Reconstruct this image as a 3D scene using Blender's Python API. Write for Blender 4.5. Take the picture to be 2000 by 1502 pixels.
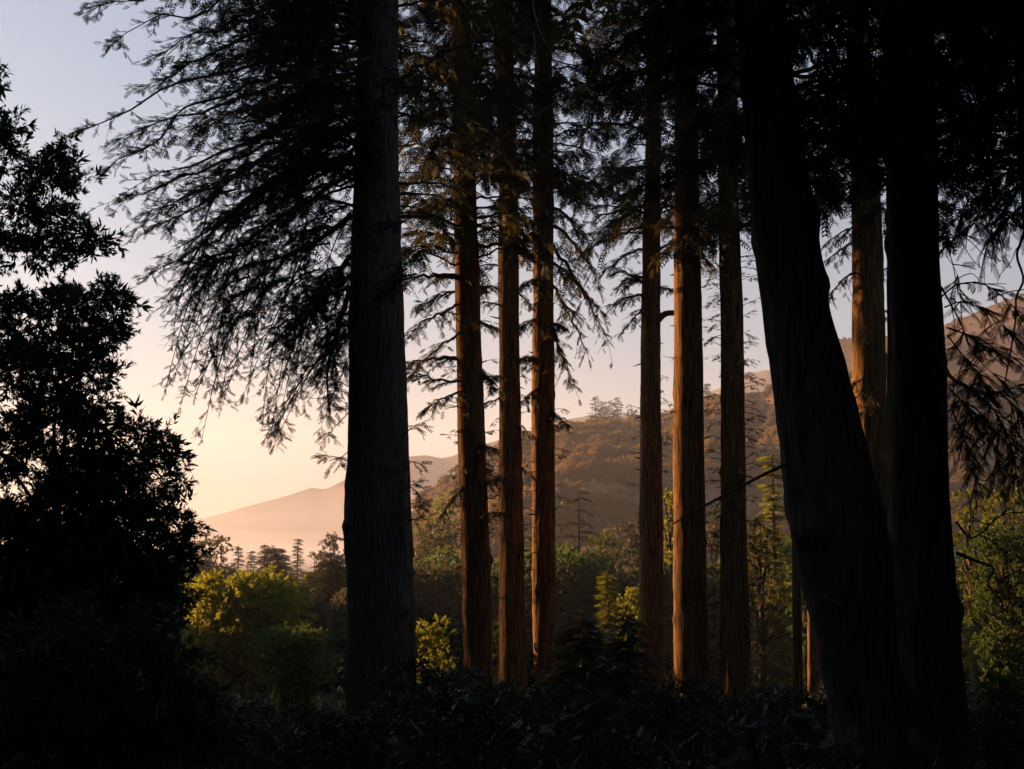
import bpy, math
import numpy as np

# ------------------------------------------------------------------ camera, sky, sun, exposure
for o in list(bpy.data.objects):
    bpy.data.objects.remove(o)
S = bpy.context.scene
COL = S.collection
F_PX, CX, CY = 2600.0, 1000.0, 751.0          # focal length and centre in photo pixels
PITCH = math.atan(290.0 / F_PX)
CAM_Z = 1.7
cam_d = bpy.data.cameras.new("camera")
cam_d.sensor_width = 36.0
cam_d.lens = 36.0 * F_PX / 2000.0
cam_d.clip_start = 0.1
cam_d.clip_end = 30000.0
cam = bpy.data.objects.new("camera", cam_d)
cam.location = (0, 0, CAM_Z)
cam.rotation_euler = (math.radians(90) + PITCH, 0, 0)
COL.objects.link(cam)
S.camera = cam

SUN_AZ = math.radians(-58)                     # from the view direction, to the left
SUN_EL = math.radians(8)
SKY_STRENGTH, SUN_STRENGTH, EXPOSURE = 0.054, 5.0, 1.9
world = bpy.data.worlds.new("World")
S.world = world
world.use_nodes = True
wn = world.node_tree
bg = wn.nodes["Background"]
sky = wn.nodes.new("ShaderNodeTexSky")
sky.sky_type = 'NISHITA'
sky.sun_disc = False
sky.sun_elevation = SUN_EL
sky.sun_rotation = SUN_AZ
sky.altitude = 100
sky.air_density = 1.0
sky.dust_density = 2.0
sky.ozone_density = 2.0
hsv = wn.nodes.new("ShaderNodeHueSaturation")
hsv.inputs['Saturation'].default_value = 0.8
gam = wn.nodes.new("ShaderNodeGamma")
gam.inputs[1].default_value = 0.72
wn.links.new(sky.outputs[0], gam.inputs[0])
wn.links.new(gam.outputs[0], hsv.inputs['Color'])
tint = wn.nodes.new("ShaderNodeMix")
tint.data_type = 'RGBA'
tint.blend_type = 'MULTIPLY'
tint.inputs['Factor'].default_value = 1.0
tint.inputs[7].default_value = (0.72, 1.07, 1.36, 1)
wn.links.new(hsv.outputs[0], tint.inputs[6])
wn.links.new(tint.outputs[2], bg.inputs[0])
bg.inputs[1].default_value = SKY_STRENGTH

sun_d = bpy.data.lights.new("sun", 'SUN')
sun_d.energy = SUN_STRENGTH
sun_d.angle = math.radians(0.5)
sun_d.color = (1.0, 0.53, 0.24)
sun = bpy.data.objects.new("sun", sun_d)
to_sun = np.array([math.sin(SUN_AZ) * math.cos(SUN_EL), math.cos(SUN_AZ) * math.cos(SUN_EL), math.sin(SUN_EL)])
import mathutils
sun.rotation_euler = mathutils.Vector(to_sun).to_track_quat('Z', 'Y').to_euler()
sun.location = (-60, 40, 60)
COL.objects.link(sun)

S.view_settings.view_transform = 'Standard'
S.view_settings.look = 'None'
S.view_settings.exposure = EXPOSURE
S.view_settings.gamma = 1.0
S.view_settings.use_curve_mapping = False
S.render.engine = 'CYCLES'
cy = S.cycles
cy.max_bounces = 6
cy.diffuse_bounces = 1
cy.transmission_bounces = 4
cy.glossy_bounces = 2
cy.volume_bounces = 5
cy.transparent_max_bounces = 8
cy.use_denoising = True
cy.use_adaptive_sampling = True
cy.adaptive_threshold = 0.012
cy.sample_clamp_indirect = 0.15

# ------------------------------------------------------------------ helpers
UP = np.array([0., 0., 1.])
cp, sp = math.cos(PITCH), math.sin(PITCH)


def at(px, py, Y):
    """World point at distance Y seen at photo pixel (px, py)."""
    a, b = (px - CX) / F_PX, (CY - py) / F_PX
    d = np.array([a, cp - b * sp, sp + b * cp])
    t = Y / d[1]
    return np.array([d[0] * t, Y, CAM_Z + d[2] * t])


def pxs(Y):
    """Metres per photo pixel at distance Y."""
    return Y / F_PX


def norm(v):
    v = np.asarray(v, float)
    return v / np.maximum(np.linalg.norm(v, axis=-1, keepdims=True), 1e-9)


class Soup:
    """Triangles gathered as arrays and built into one mesh."""

    def __init__(s):
        s.v, s.f, s.m, s.n = [], [], [], 0

    def add(s, v, f, mat=0):
        v = np.asarray(v, np.float32).reshape(-1, 3)
        f = np.asarray(f, np.int32).reshape(-1, 3)
        s.v.append(v)
        s.f.append(f + s.n)
        s.m.append(np.full(len(f), mat, np.int32))
        s.n += len(v)

    def inst(s, T, pos, xd, up, scale, mat=0):
        """Copies of template T=(V,F): local x along xd, z near up."""
        V, F = T
        pos = np.asarray(pos, float).reshape(-1, 3)
        if len(pos) == 0:
            return
        x = norm(xd)
        y = norm(np.cross(up, x))
        z = np.cross(x, y)
        sc = np.broadcast_to(np.asarray(scale, float).reshape(-1, 1, 1), (len(pos), 1, 1))
        W = (V[None, :, 0:1] * x[:, None] + V[None, :, 1:2] * y[:, None] + V[None, :, 2:3] * z[:, None]) * sc + pos[:, None]
        FF = F[None] + (np.arange(len(pos)) * len(V))[:, None, None]
        s.add(W.reshape(-1, 3), FF.reshape(-1, 3), mat)

    def mesh(s, name, mats, smooth=False):
        me = bpy.data.meshes.new(name)
        v = np.concatenate(s.v)
        f = np.concatenate(s.f)
        m = np.concatenate(s.m)
        me.vertices.add(len(v))
        me.vertices.foreach_set("co", v.ravel())
        me.loops.add(len(f) * 3)
        me.loops.foreach_set("vertex_index", f.ravel())
        me.polygons.add(len(f))
        me.polygons.foreach_set("loop_start", np.arange(0, len(f) * 3, 3, dtype=np.int32))
        me.polygons.foreach_set("material_index", m)
        if smooth:
            me.polygons.foreach_set("use_smooth", np.ones(len(f), bool))
        for mt in mats:
            me.materials.append(mt)
        me.update(calc_edges=True)
        return me


def obj(name, me, parent=None, loc=None):
    o = bpy.data.objects.new(name, me)
    if parent is not None:
        o.parent = parent
    if loc is not None:
        o.location = loc
    COL.objects.link(o)
    return o


def thing(name, label, cat, loc=(0, 0, 0), group=None, rz=0.0, sc=(1, 1, 1)):
    o = bpy.data.objects.new(name, None)
    o.location = loc
    o.rotation_euler = (0, 0, rz)
    o.scale = sc
    o.empty_display_size = 0.3
    o["label"] = label
    o["category"] = cat
    if group:
        o["group"] = group
    COL.objects.link(o)
    return o


def tube(soup, pts, rad, n=6, mat=0):
    pts = np.asarray(pts, float)
    rad = np.broadcast_to(np.asarray(rad, float), (len(pts),))
    tg = norm(np.gradient(pts, axis=0))
    ref = np.array([0., 1., 0.]) if abs(tg[0][1]) < 0.8 else np.array([1., 0., 0.])
    u = norm(np.cross(tg, ref))
    w = np.cross(tg, u)
    a = np.arange(n) / n * 2 * math.pi
    ring = pts[:, None] + rad[:, None, None] * (np.cos(a)[None, :, None] * u[:, None] + np.sin(a)[None, :, None] * w[:, None])
    k = len(pts)
    i, j = np.meshgrid(np.arange(k - 1), np.arange(n), indexing='ij')
    p = i * n + j
    q = i * n + (j + 1) % n
    f = np.stack([np.stack([p, q, q + n], -1), np.stack([p, q + n, p + n], -1)], 2).reshape(-1, 3)
    soup.add(ring.reshape(-1, 3), f, mat)


def bez(P0, C, P1, n):
    t = np.linspace(0, 1, n)[:, None]
    return (1 - t) ** 2 * P0 + 2 * t * (1 - t) * C + t * t * P1


def smooth_line(pts, n):
    """Catmull-Rom through points, resampled to n."""
    p = np.asarray(pts, float)
    p = np.vstack([2 * p[0] - p[1], p, 2 * p[-1] - p[-2]])
    k = len(p) - 3
    t = np.linspace(0, k - 1e-6, n)
    i = t.astype(int)
    u = (t - i)[:, None]
    a, b, c, d = p[i], p[i + 1], p[i + 2], p[i + 3]
    return 0.5 * (2 * b + (c - a) * u + (2 * a - 5 * b + 4 * c - d) * u ** 2 + (3 * b - a - 3 * c + d) * u ** 3)


def vnoise(x, y, seed, wrap=None):
    """2-D smooth value noise; x wraps at integer wrap if given."""
    g = np.random.default_rng(seed).uniform(-1, 1, (64, 64))
    xi, yi = np.floor(x).astype(int), np.floor(y).astype(int)
    fx, fy = x - xi, y - yi
    fx, fy = fx * fx * (3 - 2 * fx), fy * fy * (3 - 2 * fy)
    w = wrap or 64
    x0, x1 = (xi % w) % 64, ((xi + 1) % w) % 64
    y0, y1 = yi % 64, (yi + 1) % 64
    return (g[y0, x0] * (1 - fx) + g[y0, x1] * fx) * (1 - fy) + (g[y1, x0] * (1 - fx) + g[y1, x1] * fx) * fy


# ------------------------------------------------------------------ materials
def nodes(name):
    m = bpy.data.materials.new(name)
    m.use_nodes = True
    nt = m.node_tree
    return m, nt, nt.nodes["Principled BSDF"]


def bark(name, c1, c2, scale=1.0, bump=0.6):
    m, nt, p = nodes(name)
    tc = nt.nodes.new("ShaderNodeTexCoord")
    mp = nt.nodes.new("ShaderNodeMapping")
    mp.inputs['Scale'].default_value = (14 * scale, 14 * scale, 1.3 * scale)
    nz = nt.nodes.new("ShaderNodeTexNoise")
    nz.inputs['Scale'].default_value = 1.0
    nz.inputs['Detail'].default_value = 6
    nz.inputs['Roughness'].default_value = 0.65
    cr = nt.nodes.new("ShaderNodeValToRGB")
    cr.color_ramp.elements[0].position = 0.35
    cr.color_ramp.elements[0].color = (*c1, 1)
    cr.color_ramp.elements[1].position = 0.7
    cr.color_ramp.elements[1].color = (*c2, 1)
    bp = nt.nodes.new("ShaderNodeBump")
    bp.inputs['Strength'].default_value = bump
    bp.inputs['Distance'].default_value = 0.012
    L = nt.links.new
    L(tc.outputs['Object'], mp.inputs[0])
    L(mp.outputs[0], nz.inputs['Vector'])
    L(nz.outputs['Fac'], cr.inputs[0])
    L(cr.outputs[0], p.inputs['Base Color'])
    L(nz.outputs['Fac'], bp.inputs['Height'])
    L(bp.outputs[0], p.inputs['Normal'])
    p.inputs['Roughness'].default_value = 0.95
    p.inputs['Specular IOR Level'].default_value = 0.1
    return m


def leafmat(name, c1, c2, trans, tw=0.4, rough=0.6, spec=0.2, nscale=1.5):
    """Leaf: diffuse with a gloss coat, mixed with translucent; two greens in clumps."""
    m, nt, p = nodes(name)
    L = nt.links.new
    out = nt.nodes["Material Output"]
    tc = nt.nodes.new("ShaderNodeTexCoord")
    nz = nt.nodes.new("ShaderNodeTexNoise")
    nz.inputs['Scale'].default_value = nscale
    nz.inputs['Detail'].default_value = 4
    cr = nt.nodes.new("ShaderNodeValToRGB")
    cr.color_ramp.elements[0].position = 0.35
    cr.color_ramp.elements[0].color = (*c1, 1)
    cr.color_ramp.elements[1].position = 0.68
    cr.color_ramp.elements[1].color = (*c2, 1)
    L(tc.outputs['Object'], nz.inputs['Vector'])
    L(nz.outputs['Fac'], cr.inputs[0])
    L(cr.outputs[0], p.inputs['Base Color'])
    p.inputs['Roughness'].default_value = rough
    p.inputs['Specular IOR Level'].default_value = spec
    tr = nt.nodes.new("ShaderNodeBsdfTranslucent")
    tr.inputs[0].default_value = (*trans, 1)
    mx = nt.nodes.new("ShaderNodeMixShader")
    mx.inputs[0].default_value = tw
    L(p.outputs[0], mx.inputs[1])
    L(tr.outputs[0], mx.inputs[2])
    L(mx.outputs[0], out.inputs['Surface'])
    return m


M_BARK = bark("redwood_bark", (0.02, 0.015, 0.0115), (0.36, 0.195, 0.066), 1.0)
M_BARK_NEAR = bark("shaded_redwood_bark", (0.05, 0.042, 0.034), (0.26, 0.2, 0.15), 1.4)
M_BARK_PALE = bark("pale_bark", (0.2, 0.17, 0.14), (0.36, 0.32, 0.27), 1.0, 0.3)
M_TWIG = bark("twig_bark", (0.05, 0.035, 0.025), (0.12, 0.085, 0.06), 2.0, 0.2)
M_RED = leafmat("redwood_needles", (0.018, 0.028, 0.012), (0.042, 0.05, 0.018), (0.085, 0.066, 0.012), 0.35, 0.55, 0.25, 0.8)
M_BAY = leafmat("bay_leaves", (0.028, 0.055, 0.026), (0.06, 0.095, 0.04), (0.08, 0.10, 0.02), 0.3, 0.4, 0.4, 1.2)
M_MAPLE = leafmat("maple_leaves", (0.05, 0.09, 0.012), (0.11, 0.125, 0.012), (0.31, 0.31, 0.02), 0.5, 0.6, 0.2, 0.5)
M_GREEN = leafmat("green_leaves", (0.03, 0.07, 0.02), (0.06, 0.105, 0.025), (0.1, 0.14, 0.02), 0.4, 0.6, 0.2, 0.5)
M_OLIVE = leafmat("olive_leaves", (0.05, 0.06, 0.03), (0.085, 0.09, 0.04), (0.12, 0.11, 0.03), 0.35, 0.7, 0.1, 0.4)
M_CONIFER = leafmat("conifer_needles", (0.028, 0.036, 0.018), (0.06, 0.06, 0.026), (0.08, 0.065, 0.018), 0.3, 0.7, 0.1, 0.4)
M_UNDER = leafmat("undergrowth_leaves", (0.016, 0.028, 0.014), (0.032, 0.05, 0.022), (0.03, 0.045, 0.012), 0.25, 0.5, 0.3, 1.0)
M_CHAP = leafmat("chaparral_leaves", (0.085, 0.06, 0.026), (0.17, 0.11, 0.034), (0.28, 0.17, 0.04), 0.4, 0.8, 0.05, 0.03)


def groundmat(name, c1, c2, scale, bump=0.0):
    m, nt, p = nodes(name)
    L = nt.links.new
    tc = nt.nodes.new("ShaderNodeTexCoord")
    nz = nt.nodes.new("ShaderNodeTexNoise")
    nz.inputs['Scale'].default_value = scale
    nz.inputs['Detail'].default_value = 8
    nz.inputs['Roughness'].default_value = 0.65
    cr = nt.nodes.new("ShaderNodeValToRGB")
    cr.color_ramp.elements[0].position = 0.35
    cr.color_ramp.elements[0].color = (*c1, 1)
    cr.color_ramp.elements[1].position = 0.68
    cr.color_ramp.elements[1].color = (*c2, 1)
    L(tc.outputs['Object'], nz.inputs['Vector'])
    L(nz.outputs['Fac'], cr.inputs[0])
    L(cr.outputs[0], p.inputs['Base Color'])
    p.inputs['Roughness'].default_value = 1.0
    p.inputs['Specular IOR Level'].default_value = 0.0
    if bump:
        bp = nt.nodes.new("ShaderNodeBump")
        bp.inputs['Distance'].default_value = bump
        L(nz.outputs['Fac'], bp.inputs['Height'])
        L(bp.outputs[0], p.inputs['Normal'])
    return m


M_LITTER = groundmat("forest_litter", (0.02, 0.016, 0.011), (0.055, 0.042, 0.026), 0.6, 0.1)
M_HILL = groundmat("scrub_hill", (0.1, 0.065, 0.034), (0.2, 0.13, 0.06), 0.02, 2.0)
M_SLOPE = groundmat("dry_slope", (0.06, 0.045, 0.034), (0.11, 0.08, 0.06), 0.03, 2.0)
M_FAR = groundmat("far_scrub", (0.06, 0.05, 0.03), (0.13, 0.1, 0.06), 0.006, 6.0)


# ------------------------------------------------------------------ terrain
def gz(x, y):
    """Height of the ground: a slope falling from the camera into the valley, rising behind it."""
    x = np.asarray(x, float)
    y = np.asarray(y, float)
    f = np.where(y > 0, -26 * (1 - np.exp(-np.maximum(y, 0) * 0.13 / 26)), np.minimum(0.35 * -np.minimum(y, 0), 110))
    f = f + 0.25 * vnoise(x * 0.21 + 7.3, y * 0.21 + 3.1, 5) * np.exp(-np.maximum(np.hypot(x, y) - 80, 0) / 200)
    return f


def grid_mesh(name, P, mat, smooth=True):
    k, n = P.shape[:2]
    i, j = np.meshgrid(np.arange(k - 1), np.arange(n - 1), indexing='ij')
    p = i * n + j
    f = np.stack([np.stack([p, p + 1, p + n + 1], -1), np.stack([p, p + n + 1, p + n], -1)], 2).reshape(-1, 3)
    s = Soup()
    s.add(P.reshape(-1, 3), f)
    return s.mesh(name, [mat], smooth)


rr = np.concatenate([[0.01], np.geomspace(0.6, 4600, 150)])
aa = np.linspace(0, 2 * math.pi, 161)
R_, A_ = np.meshgrid(rr, aa, indexing='ij')
GX, GY = R_ * np.sin(A_), R_ * np.cos(A_)
g = obj("ground", grid_mesh("ground", np.stack([GX, GY, gz(GX, GY)], -1)[:, ::-1], M_LITTER))
g["kind"] = "structure"


def ridge(name, prof, d0, d1, base, mat, seed, rough, nx=200, nt=90, x0=None, x1=None, power=1.1, spur=0.0):
    px = np.linspace(x0 or prof[0][0], x1 or prof[-1][0], nx)
    py = np.interp(px, [p[0] for p in prof], [p[1] for p in prof])
    t = np.concatenate([np.linspace(0, 1, nt), np.linspace(1.04, 1.6, 14)])
    P = np.zeros((len(t), nx, 3))
    for i, x in enumerate(px):
        top = at(x, py[i], d1)
        dd = d0 + (d1 - d0) * t
        X = (x - CX) / F_PX * dd / cp
        sh = np.where(t <= 1, (np.sin(np.clip(t, 0, 1) * math.pi / 2) ** power), 1 - (t - 1) * 1.2)
        z = base + (top[2] - base) * sh
        P[:, i] = np.stack([X, dd, z], -1)
    sc = (d1 - d0)
    env = np.clip(np.sin(np.clip(t, 0, 1) * math.pi), 0, 1)[:, None]
    nzv = vnoise(P[..., 0] / sc * 5 + 11, P[..., 1] / sc * 5 + 5, seed) + 0.5 * vnoise(P[..., 0] / sc * 11 + 3, P[..., 1] / sc * 11, seed + 1) \
        + 0.3 * vnoise(P[..., 0] / sc * 24, P[..., 1] / sc * 24, seed + 2)
    P[..., 2] += nzv * rough * (0.12 + env)
    if spur:
        P[..., 2] += spur * (np.abs(vnoise(P[..., 0] / sc * 4 + P[..., 1] / sc * 2, P[..., 1] / sc * 0.8 + 9, seed + 7)) - 0.55) * env * (t < 1)[:, None]
    P[..., 2] = np.maximum(P[..., 2], -27.0)
    o = obj(name, grid_mesh(name, P[:, ::-1], mat))
    o["kind"] = "structure"
    return P


MID = [(740, 1075), (780, 1050), (800, 1032), (830, 1003), (860, 968), (900, 936), (960, 902), (1000, 876), (1050, 856), (1100, 836), (1150, 824), (1200, 819),
       (1250, 815), (1300, 808), (1340, 798), (1390, 775), (1440, 768), (1480, 772), (1500, 764), (1520, 753), (1600, 738), (1700, 730),
       (1800, 738), (1900, 750), (2000, 765), (2300, 800), (2700, 850)]
RIGHT = [(1350, 940), (1450, 850), (1540, 775), (1600, 735), (1640, 704), (1700, 687), (1840, 660), (1900, 645), (1960, 622), (2000, 607), (2200, 560), (2500, 540), (2800, 560)]
FAR = [(215, 1066), (300, 1045), (370, 1023), (410, 1011), (450, 1000), (500, 985), (540, 975), (590, 962), (615, 955), (630, 958), (645, 955), (680, 938), (740, 915),
       (800, 894), (830, 892), (850, 895), (862, 898), (880, 894), (895, 889), (950, 870), (1050, 848), (1110, 822), (1150, 812), (1200, 812), (1300, 806),
       (1330, 793), (1400, 765), (1450, 738), (1466, 730), (1476, 733), (1500, 726), (1520, 735), (1600, 750), (1800, 780), (2300, 820)]
P_MID = ridge("hill", MID, 260, 680, -24, M_HILL, 21, 8.0, power=1.15, spur=42)
P_RIGHT = ridge("hill_slope", RIGHT, 480, 1000, -24, M_SLOPE, 31, 10.0, power=1.15, spur=36)
P_FAR = ridge("mountain", FAR, 1700, 2600, -24, M_FAR, 41, 8.0, nt=70, power=1.1, spur=18)

# ------------------------------------------------------------------ haze
HAZE_DENSITY = 1.9e-4


def volume_mat(name, color, dens, aniso):
    m = bpy.data.materials.new(name)
    m.use_nodes = True
    nt = m.node_tree
    nt.nodes.clear()
    out = nt.nodes.new("ShaderNodeOutputMaterial")
    v = nt.nodes.new("ShaderNodeVolumePrincipled")
    v.inputs['Color'].default_value = (*color, 1)
    v.inputs['Density'].default_value = dens
    v.inputs['Anisotropy'].default_value = aniso
    nt.links.new(v.outputs[0], out.inputs['Volume'])
    return m


def box_mesh(name, lo, hi, mat):
    s = Soup()
    c = np.array([[x, y, z] for x in (lo[0], hi[0]) for y in (lo[1], hi[1]) for z in (lo[2], hi[2])])
    q = [(0, 1, 3, 2), (4, 6, 7, 5), (0, 4, 5, 1), (2, 3, 7, 6), (0, 2, 6, 4), (1, 5, 7, 3)]
    s.add(c, [t for a, b, d, e in q for t in ((a, b, d), (a, d, e))])
    return s.mesh(name, [mat])


hz = obj("haze", box_mesh("haze", (-4700, -4700, -28), (4700, 4700, 345), volume_mat("haze_air", (0.88, 0.89, 0.97), HAZE_DENSITY, 0.3)))
hz["kind"] = "stuff"


# ------------------------------------------------------------------ leaf and needle templates
def needle_spray(pairs, ln, wd, fwd=0.75, stem=0.012):
    V, Fc = [], []

    def tri(a, b, c):
        i = len(V)
        V.extend([a, b, c])
        Fc.append((i, i + 1, i + 2))
    tri((0, -stem, 0), (0, stem, 0), (1.0, 0, -0.06))
    for k in range(pairs):
        t = 0.08 + 0.86 * k / (pairs - 1)
        L = ln * (0.55 + 0.9 * math.sin(math.pi * (0.25 + 0.65 * t)) * 0.8)
        for sgn in (-1, 1):
            x = t + (0.03 if sgn > 0 else 0)
            dx, dy = math.cos(fwd) * L, math.sin(fwd) * L * sgn
            zz = -0.06 * t
            nx, ny = -dy / L * wd, dx / L * wd
            tri((x - nx * 0.5, -ny * 0.5, zz), (x + nx * 0.5 + dx * 0.35, ny * 0.9 + dy * 0.35, zz + 0.01 * sgn), (x + dx, dy, zz - 0.05 * L))
    return np.array(V), np.array(Fc)


T_FINE = needle_spray(8, 0.26, 0.055, 0.7)
T_MID = needle_spray(6, 0.32, 0.095, 0.75, 0.015)
T_SPRIG = needle_spray(5, 0.32, 0.11, 0.7, 0.014)
T_COARSE = needle_spray(5, 0.34, 0.12, 0.7, 0.02)
T_FROND = needle_spray(13, 0.17, 0.045, 0.95, 0.012)


def leaf_rosette(n, ln, wd, seed, reach=1.0):
    r = np.random.default_rng(seed)
    V, Fc = [], []
    for k in range(n):
        t = r.uniform(0.0, 0.75)
        a = k * 2.4 + r.uniform(-.4, .4)
        el = r.uniform(0.2, 1.1)
        d = norm(np.array([math.cos(el), math.sin(el) * math.cos(a), math.sin(el) * math.sin(a) - 0.25]))
        L = ln * r.uniform(0.7, 1.15)
        s_ = norm(np.cross(d, norm(r.normal(size=3))))
        nn = np.cross(d, s_)
        b = np.array([t * reach, 0, 0])
        i = len(V)
        V.extend([b, b + d * L * 0.45 + s_ * wd * 0.5 + nn * wd * 0.15, b + d * L, b + d * L * 0.45 - s_ * wd * 0.5 + nn * wd * 0.15])
        Fc.extend([(i, i + 1, i + 2), (i, i + 2, i + 3)])
    return np.array(V), np.array(Fc)


T_BAY = [leaf_rosette(9, 0.62, 0.17, k) for k in range(3)]
T_BROAD = [leaf_rosette(7, 0.75, 0.36, 10 + k) for k in range(3)]
def tri_clump(n, ln, wd, seed):
    r = np.random.default_rng(seed)
    d = norm(r.normal(size=(n, 3)) + np.array([.4, 0, 0]))
    b = r.normal(0, .28, (n, 3))
    s_ = norm(np.cross(d, r.normal(size=(n, 3))))
    V = np.stack([b - s_ * wd * .5, b + s_ * wd * .5 + d * ln * .2, b + d * ln], 1).reshape(-1, 3)
    return V, np.arange(3 * n).reshape(-1, 3)


T_TRI = [tri_clump(8, 0.8, 0.5, 40 + k) for k in range(4)]
T_TLEAF = [tri_clump(8, 0.7, 0.28, 50 + k) for k in range(4)]
T_CLUMP = [leaf_rosette(9, 0.8, 0.45, 20 + k) for k in range(3)]


# ------------------------------------------------------------------ redwood trunks
def trunk_mesh(name, rows, Y, seed, mat, sides=36, dz=0.22, rough=0.05, top_py=-260, flare=0.35, knobs=6, full_h=34):
    rows = sorted(rows)
    py = np.array([r[0] for r in rows], float)
    lf = np.array([r[1] for r in rows], float)
    rt = np.array([r[2] for r in rows], float)
    z_hi = at(0, top_py, Y)[2]
    pts = [(at((a + b) / 2, p, Y), (b - a) / 2 * pxs(Y)) for p, a, b in zip(py, lf, rt)]
    zk = np.array([p[0][2] for p in pts])[::-1]
    xk = np.array([p[0][0] for p in pts])[::-1]
    rk = np.array([p[1] for p in pts])[::-1]
    zb = float(gz(xk[0], Y)) - 0.3
    # extend below and above the given rows
    zt = max(z_hi, zk[-1] + 2, zb + full_h)
    slope = (xk[-1] - xk[-2]) / (zk[-1] - zk[-2])
    zk = np.concatenate([[min(zb, zk[0] - 0.05)], zk, [zt, zt + 7]])
    xs_ = (xk[1] - xk[0]) / (zk[2] - zk[1])
    xk = np.concatenate([[xk[0] - xs_ * 0.6 * (zk[1] - zk[0])], xk, [xk[-1] + slope * 0.5 * (zt - zk[-3])] * 2])
    rk = np.concatenate([[rk[0] * 1.08], rk, [rk[-1] * 0.75, 0.03]])
    n = int((zk[-1] - zk[0]) / dz) + 2
    z = np.linspace(zk[0], zk[-1], n)
    x = np.interp(z, zk, xk)
    ker = np.ones(5) / 5
    r = np.interp(z, zk, rk)
    xp = np.pad(x, 2, mode='edge')
    x = np.convolve(xp, ker, 'valid')
    r *= 1 + flare * np.exp(-(z - zb) / 0.6)
    rng = np.random.default_rng(seed)
    y = Y + 0.25 * vnoise(z * 0.08 + seed, z * 0, seed + 3)
    th = np.arange(sides) / sides * 2 * math.pi
    TH, Z = np.meshgrid(th, z)
    k1 = 12
    warp = 0.9 * vnoise(TH / (2 * math.pi) * 6, Z * 0.5, seed, 6)
    u = TH / (2 * math.pi) * k1 + warp * 0.5
    f1 = 1 - 2 * np.abs(vnoise(u, Z * 0.35, seed + 1, k1))
    u2 = TH / (2 * math.pi) * 30 + warp
    f2 = vnoise(u2, Z * 1.4, seed + 2, 30)
    f3 = vnoise(TH / (2 * math.pi) * 4, Z * 0.45, seed + 4, 4)
    f4 = vnoise(TH / (2 * math.pi) * 20, Z * 4.0, seed + 6, 20)
    rel = 1 + rough * (0.7 * f1 + 0.6 * f2 + 0.6 * f3 + 0.5 * f4)
    for _ in range(knobs):
        a0, z0 = rng.choice([0, math.pi]) + rng.normal(0, .6), rng.uniform(zk[0] + 1, min(zk[-2], zk[0] + 14))
        da = np.angle(np.exp(1j * (TH - a0)))
        rel += rng.uniform(.08, .2) * np.exp(-(da / 0.3) ** 2 - ((Z - z0) / 0.16) ** 2)
    R = r[:, None] * rel
    V = np.stack([x[:, None] + R * np.cos(TH), y[:, None] + R * np.sin(TH), Z], -1)
    i, j = np.meshgrid(np.arange(n - 1), np.arange(sides), indexing='ij')
    p = i * sides + j
    q = i * sides + (j + 1) % sides
    f = np.stack([np.stack([p, q, q + sides], -1), np.stack([p, q + sides, p + sides], -1)], 2).reshape(-1, 3)
    base = np.array([x[0], Y, zb])
    s = Soup()
    s.add(V.reshape(-1, 3) - base, f)
    me = s.mesh(name, [mat], True)
    return me, base, (lambda zz: np.array([np.interp(zz, z, x), np.interp(zz, z, y), zz])), (lambda zz: float(np.interp(zz, z, r)))


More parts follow.
